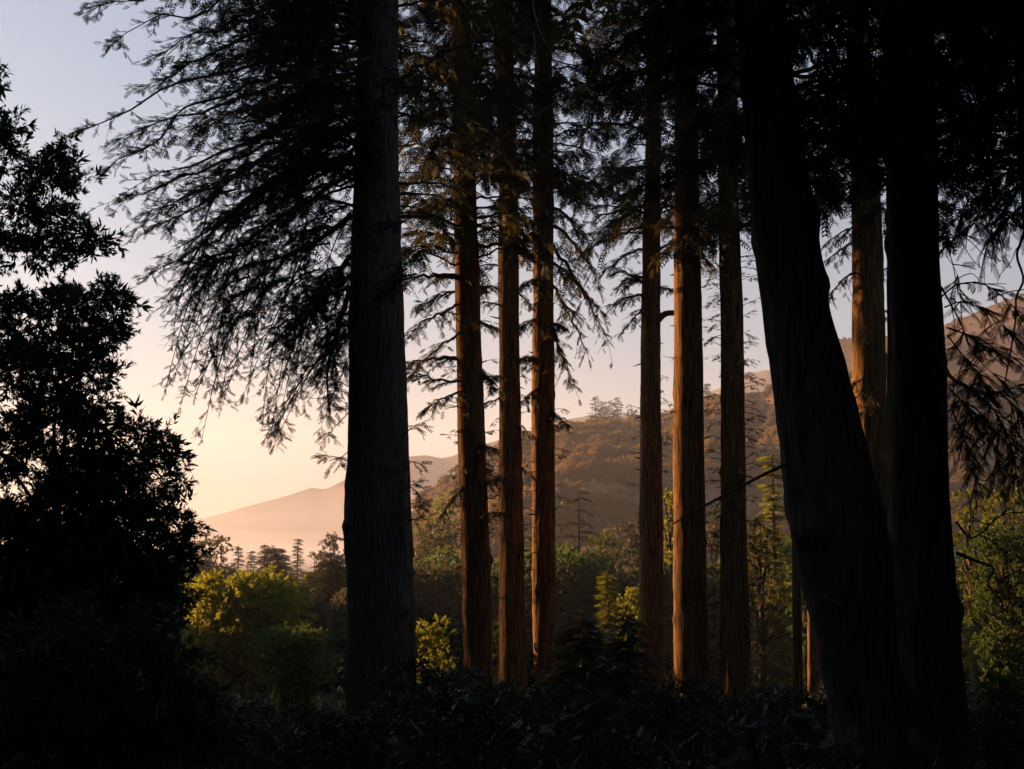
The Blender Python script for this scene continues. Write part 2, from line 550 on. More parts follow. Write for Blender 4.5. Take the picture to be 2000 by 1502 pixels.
class Tree:
    """A redwood: Empty > trunk, branch..., crown."""

    def __init__(s, label, rows, Y, seed, mat=None, **kw):
        me, base, s.c, s.r = trunk_mesh("trunk", rows, Y, seed, mat or M_BARK, **kw)
        s.Y, s.base = Y, base
        s.root = thing("redwood_tree", label, "tree", base, "redwoods on the slope")
        obj("trunk", me, s.root)
        s.crown = Soup()
        s.tuft = 0.0
        s.rng = np.random.default_rng(seed + 100)

    def z_of(s, py):
        return at(0, py, s.Y)[2]

    def bough(s, P0, P1, lift=0.4, n2=12, width=0.9, spr=0.32, droop=0.6, wr=0.045, T=None, wood=True, t0=0.12, dens=1.0, twigs=True):
        rng = s.rng
        T = T or T_MID
        P0, P1 = np.asarray(P0, float), np.asarray(P1, float)
        C = (P0 * 0.45 + P1 * 0.55) + UP * lift + rng.normal(0, 0.08, 3) * np.linalg.norm(P1 - P0) * 0.5
        n = 14
        pts = bez(P0, C, P1, n)
        pts[1:-1] += rng.normal(0, 0.012, (n - 2, 3)) * np.linalg.norm(P1 - P0)
        if wood:
            sp_ = Soup()
            tube(sp_, pts - s.base, wr * (1 - np.linspace(0, 1, n)) ** 0.8 + 0.006, 6)
            obj("branch", sp_.mesh("branch", [s_mat], True), s.root)
        else:
            tube(s.crown, pts - s.base, wr * (1 - np.linspace(0, 1, n)) ** 0.8 + 0.006, 4, 1)
        s.foliate(pts, n2, width, spr, droop, T, t0, dens, twigs)

    def foliate(s, pts, n2, width, spr, droop, T, t0=0.12, dens=1.0, twigs=True):
        rng = s.rng
        n = len(pts)
        tt = np.sort(np.concatenate([rng.uniform(t0, 1, n2), [1.0]]))
        idx = tt * (n - 1)
        i0 = np.minimum(idx.astype(int), n - 2)
        fr = (idx - i0)[:, None]
        base = pts[i0] * (1 - fr) + pts[i0 + 1] * fr
        tan = norm(pts[i0 + 1] - pts[i0])
        hv = np.stack([np.cos(az_ := rng.uniform(0, 6.283, len(tt))), np.sin(az_), 0 * az_], -1)
        side = norm(np.cross(tan, UP) * rng.choice([-1, 1], len(tt))[:, None] + hv * (0.25 + 1.2 * np.abs(tan[:, 2:3])))
        ang = rng.uniform(0.3, 1.25, len(tt))[:, None]
        d = norm(tan * np.cos(ang) + side * np.sin(ang) + UP * rng.normal(-0.12 * droop, 0.22, len(tt))[:, None])
        d[-1] = tan[-1]
        ln = width * (1.15 - 0.7 * tt) * rng.uniform(0.45, 1.1, len(tt))
        ln = np.maximum(ln, spr * 1.2)
        P, D, Un, Sc = [], [], [], []
        for b, dd, L in zip(base, d, ln):
            k = max(3, int(L / (spr * 0.30) * dens))
            u = np.sort(rng.uniform(0.05, 1.0, k))
            p = b + dd * (u * L)[:, None] - UP * (droop * 0.55 * L * u ** 2)[:, None]
            tg = norm(dd[None] - UP * (droop * 1.1 * u)[:, None])
            sd = norm(np.cross(tg, UP) + 1e-3) * rng.choice([-1, 1], k)[:, None]
            dr = norm(tg * 0.8 + sd * rng.uniform(0.1, 1.0, k)[:, None] - UP * (rng.uniform(-0.25, 0.9, k) * droop - s.tuft * rng.uniform(-.5, 1.2, k))[:, None])
            P.append(p - s.base)
            D.append(dr)
            Un.append(norm(UP + rng.normal(0, 0.45, (k, 3))))
            Sc.append(spr * rng.uniform(0.55, 1.15, k))
            if twigs:
                q = np.stack([b, b + dd * L * 0.5 - UP * droop * 0.14 * L, b + dd * L - UP * droop * 0.55 * L]) - s.base
                tube(s.crown, q, [0.011, 0.008, 0.003], 3, 1)
        s.crown.inst(T, np.concatenate(P), np.concatenate(D), np.concatenate(Un), np.concatenate(Sc), 0)

    def random_crown(s, py_lo, py_hi, n, length, spr, T=None, bias=None, droop=0.6, n2=10, width=None, wr=0.04, zext=6.0, dens=1.0, rise=0.15):
        """n boughs between the photo rows py_lo (low) and py_hi (high)."""
        z0, z1 = s.z_of(py_lo), s.z_of(py_hi)
        for k in range(n):
            z = z0 + (z1 - z0) * (k + s.rng.uniform(0, 1)) / n
            az = s.rng.uniform(0, 2 * math.pi) if bias is None else s.rng.normal(bias[0], bias[1])
            L = length * s.rng.uniform(0.5, 1.15)
            c = s.c(z)
            d = np.array([math.cos(az), math.sin(az), 0])
            P1 = c + d * L + UP * (s.rng.uniform(-0.35, 0.2) * L)
            s.bough(c + d * s.r(z) * 0.8, P1, L * rise, n2, width or L * 0.45, spr, droop, wr, T or T_COARSE, False, 0.15, dens * 1.0, False)

    def upper(s, n=1300, r0=4.2, top=40.0, spr=1.1):
        """The crown above the frame, up to the tree's tip."""
        rng = s.rng
        z0 = at(0, -130, s.Y)[2] + 1.6 * spr
        z1 = s.base[2] + top
        t = rng.uniform(0, 1, n)
        a = rng.uniform(0, 2 * math.pi, n)
        rad = (r0 * (1 - t) ** .7 + .3) * rng.uniform(.15, 1, n) ** .6
        z = z0 + t * (z1 - z0)
        c = np.array([s.c(min(v, z1 - 2))[:2] for v in z])
        p = np.stack([c[:, 0] + np.cos(a) * rad, c[:, 1] + np.sin(a) * rad, z - .15 * rad], -1) - s.base
        s.crown.inst(T_COARSE, p, np.stack([np.cos(a), np.sin(a), -.3 + 0 * a], -1), norm(rng.normal(0, .4, (n, 3)) + UP), spr * rng.uniform(.7, 1.3, n), 0)

    def stubs(s, n, py_lo, py_hi):
        for k in range(n):
            z = s.z_of(s.rng.uniform(py_hi, py_lo))
            az = s.rng.choice([0, math.pi]) + s.rng.normal(0, 0.8)
            L = s.rng.uniform(0.1, 0.55)
            d = np.array([math.cos(az), math.sin(az), s.rng.uniform(-.5, .3)])
            p0 = s.c(z) + d * s.r(z) * 0.85
            tube(s.crown, np.stack([p0, p0 + d * L * .5 + UP * s.rng.normal(0, .03), p0 + d * L]) - s.base, np.array([.035, .025, .01]) * s.rng.uniform(.6, 1.3), 5, 1)

    def tufts(s, n, py_lo, py_hi):
        for k in range(n):
            z = s.z_of(s.rng.uniform(py_hi, py_lo))
            az = s.rng.choice([0, math.pi]) + s.rng.normal(0, 0.7)
            L = s.rng.uniform(0.12, 0.5)
            d = np.array([math.cos(az), math.sin(az), 0])
            p0 = s.c(z) + d * s.r(z) * 0.9
            s.bough(p0, p0 + d * L + UP * L * s.rng.uniform(-.4, .3), 0.02, 3, 0.22, 0.18, 0.4, 0.009, T_SPRIG, False, 0.3, 0.8, False)

    def done(s, mat=None):
        if s.crown.n:
            obj("crown", s.crown.mesh("crown", [mat or M_RED, M_TWIG]), s.root)


s_mat = M_BARK_NEAR

# --- A: the big trunk left of centre with its long drooping left crown
A = Tree("stout dark redwood with a broad drooping crown reaching out over the valley", [(0, 697, 778), (100, 695, 776), (300, 691, 778), (500, 684, 784),
         (700, 680, 789), (900, 677, 796), (1040, 674, 800), (1150, 677, 801), (1250, 677, 796), (1400, 678, 790), (1502, 679, 788)], 35, 1, M_BARK_NEAR, sides=60, dz=0.12, rough=0.045, knobs=9)
A.tuft = 0.55
TIPS = [(-170, (200, -60), 32, .9), (-130, (185, 12), 33, .9), (-90, (228, 78), 36, .8), (-40, (290, 112), 31, .8), (0, (322, 158), 37, .8), (20, (268, 172), 34, .6),
        (60, (145, 260), 33, .55), (90, (235, 270), 36, .8), (130, (212, 330), 32, .9), (150, (262, 365), 35, .8), (190, (205, 398), 34, .7), (210, (300, 420), 37, .9),
        (230, (268, 448), 31, .8), (260, (330, 500), 36, .8), (280, (284, 545), 33, .7), (300, (330, 590), 35, .9), (-60, (420, 60), 38, 1.2), (40, (430, 170), 39, 1.2), (100, (450, 250), 30, 1.2),
        (160, (430, 330), 39, 1.2), (-120, (480, -20), 31, 1.2), (0, (520, 90), 32, 1.2), (120, (540, 210), 40, 1.1), (200, (480, 420), 33, 1.1), (240, (420, 470), 38, 1.0)]
for py0, tip, Yt, w in TIPS:
    z = A.z_of(py0)
    P0 = A.c(z)
    P1 = at(tip[0], tip[1], Yt)
    A.bough(P0, P1, 0.35, 62, 1.6 * w, 0.2, 0.22, 0.06, T_SPRIG, True, 0.12, 1.0)
# thick limbs and the hanging curtains of the lower left crown
LIMBS = [[(690, 305), (620, 325), (540, 352), (470, 400), (400, 470), (345, 560)], [(688, 420), (620, 470), (560, 500), (480, 520), (400, 560)], [(684, 500), (640, 560), (590, 610), (560, 660)],
         [(690, 250), (600, 260), (480, 330), (390, 400), (310, 440)], [(686, 560), (660, 640), (640, 720), (642, 800)]]
for k, L in enumerate(LIMBS):
    pts = smooth_line([at(a, b, 35 + (1.5 if k % 2 else -1.5) * i / len(L)) for i, (a, b) in enumerate(L)], 24)
    sp_ = Soup()
    tube(sp_, pts - A.base, np.linspace(.13 if k == 0 else .08, .015, 24), 7)
    obj("branch", sp_.mesh("branch", [M_BARK_NEAR], True), A.root)
    A.foliate(pts, 50, 1.5, 0.22, 0.4, T_SPRIG, 0.15, 0.9)
rngh = np.random.default_rng(91)
BOT = [(318, 700), (345, 790), (380, 845), (440, 858), (490, 790), (540, 868), (570, 780), (600, 705), (640, 740), (660, 800), (680, 850)]
for k in range(56):
    x1 = rngh.uniform(330, 672)
    yb = np.interp(x1, [b[0] for b in BOT], [b[1] for b in BOT])
    y1 = yb - rngh.uniform(0, 1) ** 1.5 * 260
    ln = rngh.uniform(120, 260)
    Yt = rngh.uniform(31.5, 39)
    sw = rngh.uniform(10, 120)
    pts = smooth_line([at(x1 + sw + 60, y1 - ln - 20, Yt), at(x1 + sw + 15, y1 - ln, Yt), at(x1 + sw * .5, y1 - ln * .5, Yt), at(x1 + rngh.uniform(-8, 8), y1, Yt)], 18)
    tube(A.crown, pts - A.base, np.linspace(0.03, 0.006, 18), 4, 1)
    A.foliate(pts, 26, 0.95, 0.2, 0.2, T_SPRIG, 0.0, 0.75)
# thin pale twigs hanging in front of the crown
for L in [[(800, 548), (806, 500), (822, 465), (846, 428), (880, 385), (915, 345), (962, 292), (1000, 255), (1050, 222), (1092, 196), (1150, 160), (1200, 130)], [(948, -20), (951, 30), (958, 50), (965, 68)], [(1038, -20), (1045, 30), (1058, 70), (1072, 92)],
          [(1042, 60), (1046, 100), (1052, 140)], [(1150, 215), (1110, 260), (1075, 295), (1046, 318)], [(563, 700), (570, 722), (584, 738), (590, 752), (602, 768)]]:
    q = smooth_line([at(a, b, 30.5) for a, b in L], 30)
    sp_ = Soup()
    tube(sp_, q - A.base, np.linspace(.012, .008, 30), 5)
    obj("twig", sp_.mesh("twig", [M_BARK_PALE], True), A.root)
# short sprouts on the trunk
for py0, tx, ty, dy in [(905, 640, 890, -.3), (870, 655, 905, .2), (800, 640, 850, -.2), (820, 660, 790, .4), (760, 650, 740, 0.1), (700, 630, 720, .3), (960, 820, 940, -.4), (1000, 822, 985, -.3),
                        (900, 815, 905, -.2), (1030, 818, 1010, -.3), (860, 812, 830, -.4), (620, 640, 680, .2), (640, 645, 610, -.2), (940, 818, 965, -.5), (1060, 655, 1050, -.4)]:
    z = A.z_of(py0)
    A.bough(A.c(z) + np.array([math.copysign(A.r(z) * 0.8, tx - 740), dy, 0]), at(tx, ty, A.Y + dy * 2), 0.05, 5, 0.42, 0.24, 0.5, 0.012, T_SPRIG, False, 0.5)
A.random_crown(430, -320, 50, 4.4, 0.36, T_SPRIG, None, 0.6, 14, 1.3, dens=0.8)
A.random_crown(360, -320, 60, 5.0, 0.38, T_SPRIG, (math.pi, 0.7), 0.7, 16, 1.5, dens=0.9)
A.upper(1900, 6.5)
A.done()

A2 = Tree("slimmer redwood almost hidden behind the stout trunk", [(0, 722, 770), (500, 735, 785), (800, 742, 796), (1000, 744, 803), (1100, 745, 806), (1240, 745, 812), (1350, 745, 813), (1480, 745, 815)], 44, 2, M_BARK, dz=0.2)
A2.random_crown(560, -260, 30, 4.0, 0.5, T_SPRIG, None, 0.7, 12)
A2.upper(900)
A2.done()

# --- B .. G: the slender trunks in the middle
B = Tree("slender redwood just right of the stout trunk, with one thick crooked limb", [(100, 882, 922), (300, 884, 928), (520, 888, 935), (620, 890, 938), (800, 893, 946), (1000, 899, 953),
         (1100, 902, 958), (1200, 904, 960), (1300, 905, 962), (1420, 905, 965)], 48, 3, M_BARK)
for py0, tip, Yt, wr, w, lift in [(538, (790, 545), 47, .13, .9, .1), (590, (785, 660), 46, .06, .9, .3), (640, (800, 735), 47, .05, .8, .2), (700, (785, 712), 49, .09, .9, .15), (745, (800, 720), 47, .06, .9, -.2),
                            (760, (830, 800), 46, .05, .7, .2), (560, (812, 600), 50, .06, 1.0, .2), (700, (968, 760), 48, .07, .5, .1), (620, (968, 640), 47, .05, .6, .1), (860, (968, 880), 47, .03, .4, .1),
                            (560, (965, 560), 50, .06, .7, .1), (740, (972, 735), 49, .07, .5, .0), (480, (800, 450), 49, .07, 1.1, .3), (400, (790, 420), 46, .07, 1.2, .3), (930, (868, 1000), 47, .02, .4, -.1),
                            (955, (985, 930), 47, .02, .4, .1), (1010, (978, 1000), 47, .02, .4, .1), (880, (972, 950), 48, .02, .4, .1)]:
    z = B.z_of(py0)
    B.bough(B.c(z), at(tip[0], tip[1], Yt), lift, 34, w * 1.1, 0.24, 0.5, wr, T_SPRIG, True, 0.2, 0.9)
B.random_crown(520, -330, 117, 3.4, 0.5, T_SPRIG, None, 0.7, 13)
B.stubs(14, 1250, 450)
B.tufts(26, 1180, 700)
B.upper(1200)
B.done()

Cc = Tree("slim straight redwood, second right of the stout trunk", [(100, 965, 1003), (330, 975, 1011), (500, 973, 1014), (700, 974, 1015), (900, 975, 1019), (1050, 975, 1023), (1200, 975, 1026), (1400, 975, 1028)], 54, 4, M_BARK)
for py0, tip, Yt, wr, w in [(600, (930, 590), 53, .05, .5), (690, (1045, 720), 53, .05, .6), (560, (1040, 600), 55, .05, .7), (820, (1040, 850), 53, .03, .5), (770, (940, 790), 54, .03, .5), (900, (1040, 930), 54, .02, .4), (520, (930, 520), 55, .05, .8)]:
    z = Cc.z_of(py0)
    Cc.bough(Cc.c(z), at(tip[0], tip[1], Yt), 0.15, 14, w, 0.24, 0.7, wr, T_SPRIG, True, 0.25, 0.9)
Cc.random_crown(330, -330, 90, 3.2, 0.5, T_SPRIG, None, 0.7, 13)
Cc.stubs(12, 1250, 450)
Cc.tufts(26, 1180, 700)
Cc.upper(1200)
Cc.done()

D = Tree("redwood with a rough sunlit left edge and a drooping spray on its right", [(100, 1045, 1078), (300, 1040, 1082), (600, 1040, 1081), (800, 1038, 1083), (1000, 1040, 1084), (1200, 1040, 1084), (1340, 1043, 1085)], 55, 5, M_BARK, rough=0.05, knobs=16, sides=44, dz=0.18)
for py0, tip, Yt, wr, w, lift in [(470, (1190, 680), 54, .09, 1.1, 1.1), (540, (1150, 700), 55, .08, 1.0, .9), (560, (1125, 765), 56, .07, .9, .8), (600, (1110, 740), 54, .05, .8, .5), (430, (1170, 560), 56, .08, 1.1, .7),
                            (400, (1150, 480), 53, .08, 1.2, .6), (500, (1180, 620), 57, .07, 1.0, .8), (620, (1020, 640), 54, .05, .6, .2), (700, (1018, 700), 55, .07, .5, .1), (540, (1018, 560), 54, .06, .7, .2),
                            (750, (1022, 790), 54, .05, .5, .2), (800, (1105, 830), 54, .03, .5, .2), (640, (1100, 640), 55, .05, .7, .3), (350, (1130, 400), 55, .08, 1.2, .5), (450, (1020, 470), 54, .07, .8, .3), (510, (1062, 585), 53.2, .04, .6, .2)]:
    z = D.z_of(py0)
    D.bough(D.c(z), at(tip[0], tip[1], Yt), lift, 36, w * 1.1, 0.24, 0.6, wr, T_SPRIG, True, 0.2, 0.9)
D.random_crown(380, -330, 103, 3.4, 0.5, T_SPRIG, None, 0.7, 13)
D.stubs(26, 1250, 450)
D.tufts(16, 1180, 700)
D.upper(1200)
D.done()

E = Tree("redwood with branches spread to its left over open sky and a stub joining its neighbour", [(200, 1262, 1290), (500, 1255, 1291), (700, 1252, 1291), (900, 1251, 1293), (1100, 1250, 1295), (1300, 1250, 1299)], 60, 6, M_BARK, knobs=14, rough=0.06)
for py0, tip, Yt, wr, w, lift in [(400, (1140, 440), 59, .09, 1.0, .4), (440, (1130, 500), 60, .09, 1.0, .6), (420, (1160, 400), 61, .07, 1.0, .3), (560, (1195, 520), 59, .07, .9, .2), (570, (1195, 600), 60, .07, .8, .4),
                            (590, (1215, 650), 59, .05, .6, .2), (480, (1170, 540), 61, .07, .9, .4), (330, (1150, 330), 60, .08, 1.2, .3), (260, (1160, 240), 59, .08, 1.2, .4), (535, (1210, 560), 61, .06, .9, .2), (560, (1316, 565), 60, .06, .4, .1),
                            (500, (1325, 470), 61, .06, .9, .2)]:
    z = E.z_of(py0)
    E.bough(E.c(z), at(tip[0], tip[1], Yt), lift, 34, w * 1.1, 0.26, 0.4, wr, T_SPRIG, True, 0.15, 0.9)
sp_ = Soup()
q = smooth_line([at(1280, 632, 60), at(1292, 618, 60), at(1303, 612, 60), at(1320, 611, 60)], 10)
tube(sp_, q - E.base, np.linspace(.17, .12, 10), 8)
obj("branch", sp_.mesh("branch", [M_BARK], True), E.root)
E.random_crown(460, -260, 84, 3.3, 0.52, T_SPRIG, None, 0.6, 13)
E.stubs(18, 1250, 450)
E.tufts(30, 1180, 700)
E.upper(1200)
E.done()

Ft = Tree("straight redwood edged by a thin bright orange line of sunlight", [(100, 1318, 1362), (400, 1316, 1366), (700, 1316, 1373), (900, 1316, 1376), (1100, 1317, 1380), (1300, 1318, 1386), (1420, 1318, 1388)], 48, 7, M_BARK, rough=0.03, sides=44, dz=0.18)
for py0, tip, Yt, wr, w, lift in [(455, (1400, 480), 47, .05, .8, .2), (480, (1400, 530), 48, .04, .7, .2), (430, (1410, 450), 49, .05, .9, .2), (698, (1303, 697), 48, .02, .1, .0), (400, (1300, 430), 49, .05, .9, .2)]:
    z = Ft.z_of(py0)
    Ft.bough(Ft.c(z), at(tip[0], tip[1], Yt), lift, 16 if w > .2 else 1, w, 0.36 if w > .2 else .12, 0.8, wr, T_SPRIG, True, 0.3, 0.9)
Ft.random_crown(480, -330, 81, 3.0, 0.5, T_SPRIG, None, 0.7, 13)
Ft.stubs(12, 1250, 450)
Ft.upper(1200)
Ft.done()

G = Tree("redwood bristling with short leafy sprouts all down its trunk", [(100, 1400, 1440), (400, 1404, 1444), (600, 1408, 1452), (800, 1409, 1455), (1000, 1409, 1458), (1200, 1409, 1464), (1400, 1408, 1468)], 47, 8, M_BARK)
for k in range(150):
    py0 = 400 + 900 * (k + G.rng.uniform()) / 150
    z = G.z_of(py0)
    az = G.rng.choice([0, math.pi]) + G.rng.normal(0, 0.6)
    L = G.rng.uniform(0.15, 0.62) * (1.0 if 460 < py0 < 1100 else 0.6)
    d = np.array([math.cos(az), math.sin(az), 0])
    p0 = G.c(z) + d * G.r(z) * 0.85
    G.bough(p0, p0 + d * L + UP * L * G.rng.uniform(-.25, .45), 0.02, 4, 0.25, 0.2, 0.25, 0.008, T_SPRIG, False, 0.25, 0.9, False)
G.random_crown(460, -330, 78, 2.9, 0.5, T_SPRIG, None, 0.7, 13)
G.upper(1200)
G.done()

# --- J, K, L: trunks seen between the two near ones; N: added pale stem
J = Tree("redwood between the leaning trunk and the massive one, lit vivid orange down its left side", [(100, 1655, 1700), (400, 1660, 1718), (550, 1662, 1722), (700, 1663, 1727), (900, 1672, 1733), (1100, 1680, 1742), (1300, 1690, 1750)], 50, 9, M_BARK, rough=0.05, sides=44, dz=0.18)
for py0, tip, Yt, wr, w, lift in [(520, (1610, 590), 49, .05, .8, .5), (470, (1600, 520), 48, .06, 1.0, .5), (440, (1620, 470), 50, .05, .9, .3), (730, (1652, 760), 48, .03, .5, .1),
                            (760, (1640, 790), 48, .03, .5, .1), (560, (1745, 520), 50, .05, .6, .2), (640, (1745, 600), 50, .04, .6, .2), (620, (1690, 660), 48.7, .03, .5, .1), (680, (1745, 700), 50, .04, .5, .2), (740, (1700, 790), 48.8, .03, .5, .1), (790, (1660, 830), 48.5, .02, .4, .1)]:
    z = J.z_of(py0)
    J.bough(J.c(z), at(tip[0], tip[1], Yt), lift, 16, w, 0.24, 0.9, wr, T_SPRIG, True, 0.3, 0.9)
J.random_crown(420, -330, 78, 3.0, 0.5, T_SPRIG, None, 0.7, 13)
J.stubs(12, 1250, 450)
J.upper(1200)
J.done()
K = Tree("thin dark trunk beside the foot of the leaning redwood", [(700, 1548, 1558), (980, 1544, 1560), (1150, 1546, 1563), (1350, 1548, 1568)], 46, 10, M_BARK, sides=16, dz=0.3, top_py=300, full_h=12)
K.done()
L_ = Tree("thin trunk lit orange near its base behind the leaning redwood", [(900, 1574, 1590), (1270, 1576, 1592), (1350, 1577, 1593)], 62, 11, M_BARK, sides=20, dz=0.2, top_py=500, full_h=12)
L_.done()
N = Tree("slim pale stem standing in for the pale right edge of the massive redwood", [(100, 1812, 1830), (300, 1818, 1836), (500, 1822, 1839), (650, 1826, 1848), (760, 1830, 1853), (1100, 1830, 1855)], 21, 12, M_BARK_PALE, sides=24, dz=0.2, top_py=0, knobs=0, full_h=12)  # added stem, stands in for pale bark on the massive trunk's edge
N.done()

# --- H: the leaning trunk, I: the massive right trunk, M: the trunk at the right edge
H = Tree("big dark redwood leaning to the left with a long dead limb", [(0, 1440, 1545), (200, 1455, 1560), (430, 1471, 1600), (600, 1492, 1622), (690, 1503, 1648), (850, 1525, 1688), (900, 1530, 1700),
         (1000, 1540, 1725), (1100, 1562, 1740), (1250, 1600, 1750), (1400, 1630, 1765), (1502, 1640, 1775)], 16, 13, M_BARK_NEAR, sides=64, dz=0.1, rough=0.045, knobs=14)
sp_ = Soup()
q = smooth_line([at(1545, 905, 15.7), at(1525, 911, 15.4), at(1470, 938, 15), at(1400, 975, 14.6), at(1345, 1005, 14.3), at(1315, 1023, 14.2)], 24)
tube(sp_, q - H.base, np.linspace(.024, .008, 24), 8)
o = obj("branch", sp_.mesh("branch", [M_BARK_NEAR], True), H.root)
o["label"] = "long bare dead limb sticking out low to the left"
sp_ = Soup()
q = smooth_line([at(1606, 1157, 15.2), at(1616, 1168, 15.15), at(1630, 1177, 15.15), at(1645, 1180, 15.2)], 12)
tube(sp_, q - H.base, np.array([.003, .007, .009, .01, .011, .011, .01, .009, .008, .006, .004, .002]), 6)
o = obj("twig", sp_.mesh("twig", [M_BARK_PALE], True), H.root)
o["label"] = "small pale curved twig caught on the bark"
H.random_crown(330, -300, 49, 2.2, 0.26, T_SPRIG, None, 0.6, 14, wr=0.025)
H.upper(2000, 6.0, 38)
H.done()

I = Tree("massive dark redwood at the right with flat hanging sprays on its right side", [(0, 1715, 1808), (80, 1718, 1812), (300, 1728, 1826), (500, 1735, 1832), (700, 1738, 1843), (900, 1741, 1856), (1000, 1743, 1860),
         (1250, 1748, 1880), (1400, 1752, 1893), (1502, 1755, 1900)], 18, 14, M_BARK_NEAR, sides=64, dz=0.1, rough=0.05, knobs=18)


def limb(tree, pxl, Y0, Y1, r0, r1, name="branch", mat=None, n=26):
    k = len(pxl)
    pts = smooth_line([at(p[0], p[1], Y0 + (Y1 - Y0) * i / (k - 1)) for i, p in enumerate(pxl)], n)
    s = Soup()
    tube(s, pts - tree.base, np.linspace(r0, r1, n), 6)
    obj(name, s.mesh(name, [mat or M_BARK_NEAR], True), tree.root)
    return pts


limbs = [([(1840, 700), (1856, 735), (1895, 760), (1940, 768), (1990, 752)], 17.6, 16.0, .03, .006, 26, .62, .5),
         ([(1838, 560), (1860, 600), (1880, 640), (1900, 690), (1950, 740)], 17.6, 16.6, .016, .004, 12, .4, .3),
         ([(1838, 580), (1870, 556), (1920, 555), (1970, 590), (2010, 640)], 17.6, 16.4, .014, .004, 20, .34, .3),
         ([(1845, 600), (1880, 590), (1930, 610), (1985, 660)], 17.6, 16.4, .012, .004, 16, .4, .3),
         ([(1850, 640), (1890, 655), (1930, 680), (1980, 700)], 17.5, 15.8, .014, .004, 24, .45, .5),
         ([(1850, 655), (1870, 680), (1900, 720), (1920, 750)], 17.5, 16.0, .012, .004, 20, .4, .6),
         ([(1855, 760), (1885, 790), (1920, 830), (1950, 900)], 17.5, 15.8, .016, .004, 34, .55, .8),
         ([(1900, 765), (1940, 800), (1970, 860), (1985, 930)], 16.8, 15.6, .014, .004, 34, .55, .8),
         ([(1858, 800), (1880, 850), (1900, 910), (1905, 960)], 17.5, 16.0, .012, .003, 28, .4, .7),
         ([(1950, 765), (1985, 800), (2010, 870), (2020, 960)], 16.4, 15.6, .012, .003, 26, .5, .8),
         ([(1845, 330), (1880, 360), (1930, 400), (1985, 420)], 17.6, 16.2, .02, .005, 24, .6, .4),
         ([(1848, 500), (1862, 520), (1872, 545), (1876, 590)], 17.7, 17.2, .006, .002, 8, .2, .2),
         ([(1868, 1020), (1900, 1050), (1950, 1010), (1985, 985)], 17.5, 16.2, .016, .004, 5, .25, .4)]
for pxl, Y0, Y1, r0, r1, n2, w, dr in limbs:
    pts = limb(I, pxl, Y0, Y1, r0, r1)
    I.foliate(pts, n2, w, 0.25, dr, T_FROND, 0.2, 0.55)
# bare crooked twigs against the sky
for pxl in [[(1836, 412), (1852, 430), (1868, 450), (1898, 474), (1925, 500), (1950, 507), (1966, 514), (1975, 523)], [(1884, 395), (1876, 425), (1870, 450), (1880, 475), (1900, 508), (1922, 530), (1922, 556)],
            [(1838, 445), (1850, 480), (1862, 520), (1868, 556), (1874, 575), (1895, 600), (1900, 622)], [(2004, 440), (1996, 470), (1983, 490), (1975, 510), (1955, 535), (1947, 555)],
            [(1950, 425), (1940, 445), (1920, 468), (1896, 490)], [(1870, 545), (1885, 537), (1900, 535), (1915, 550)]]:
    limb(I, pxl, 17.4, 16.8, .0085, .0035, "twig", M_TWIG)
limb(I, [(1868, 1080), (1905, 1095), (1940, 1110), (1930, 1140), (1960, 1180)], 17.5, 17, .025, .006)
I.random_crown(260, -300, 69, 2.4, 0.27, T_SPRIG, None, 0.5, 15, wr=0.025)
I.random_crown(370, -200, 15, 2.2, 0.26, T_SPRIG, (0.0, 0.5), 0.5, 16, wr=0.025)
I.upper(2000, 6.0, 38)
I.done()

Mt = Tree("slim dark redwood cut by the right edge of the view", [(0, 1984, 2045), (300, 1988, 2050), (800, 2012, 2070), (1300, 2020, 2085)], 17, 15, M_BARK_NEAR, sides=40, dz=0.15)
Mt.random_crown(330, -300, 40, 2.4, 0.27, T_SPRIG, (math.pi, 0.8), 0.5, 15, wr=0.025)
for py0, tip, Yt in [(300, (1880, 420), 16.5), (330, (1900, 430), 17.5), (200, (1850, 300), 16), (340, (1860, 470), 17), (350, (1930, 470), 16.4), (120, (1840, 130), 17.5), (390, (1925, 490), 17)]:
    Mt.bough(Mt.c(Mt.z_of(py0)), at(tip[0], tip[1], Yt), 0.2, 18, 0.5, 0.24, 0.6, 0.025, T_FROND, True, 0.2, 0.6)
pts = limb(Mt, [(2015, 400), (1995, 470), (1986, 500), (1999, 545), (1985, 580), (1984, 620), (1975, 680), (1964, 740), (1962, 765)], 17, 16, .02, .008)
Mt.upper(1600, 6.0, 36)
Mt.done()

# ------------------------------------------------------------------ broadleaf trees from lobes
def leafy(lobes, T, size, rng, per, twig_mat=1, squash=0.8, dens=0.9):
    """Crown soup: lobes = (centre, radius); twigs run outwards in each lobe and end in leaf rosettes."""
    s = Soup()
    for c, r in lobes:
        c = np.asarray(c, float)
        n = max(4, int(per * (r / size) ** 2 * dens))
        d = norm(rng.normal(size=(n, 3)) + UP * 0.15)
        rad = r * rng.uniform(0.35, 1.0, n) ** 0.6 * (1 + 0.25 * rng.normal(size=n) * (rng.uniform(size=n) < .3))
        e = c + d * rad[:, None] * np.array([1, 1, squash])
        b = c + d * (rad * 0.35)[:, None] * np.array([1, 1, squash])
        m = 4
        u = rng.uniform(0.35, 1.0, (n, m))
        P = b[:, None] + (e - b)[:, None] * u[..., None] + rng.normal(0, size * 0.35, (n, m, 3))
        D = norm(d[:, None] + rng.normal(0, 0.55, (n, m, 3)) - UP * 0.1)
        P, D = P.reshape(-1, 3), D.reshape(-1, 3)
        k = rng.integers(0, len(T), len(P))
        for q in range(len(T)):
            w = k == q
            s.inst(T[q], P[w], D[w], norm(rng.normal(size=(w.sum(), 3)) + UP * 0.6), size * rng.uniform(.6, 1.15, w.sum()), 0)
    return s


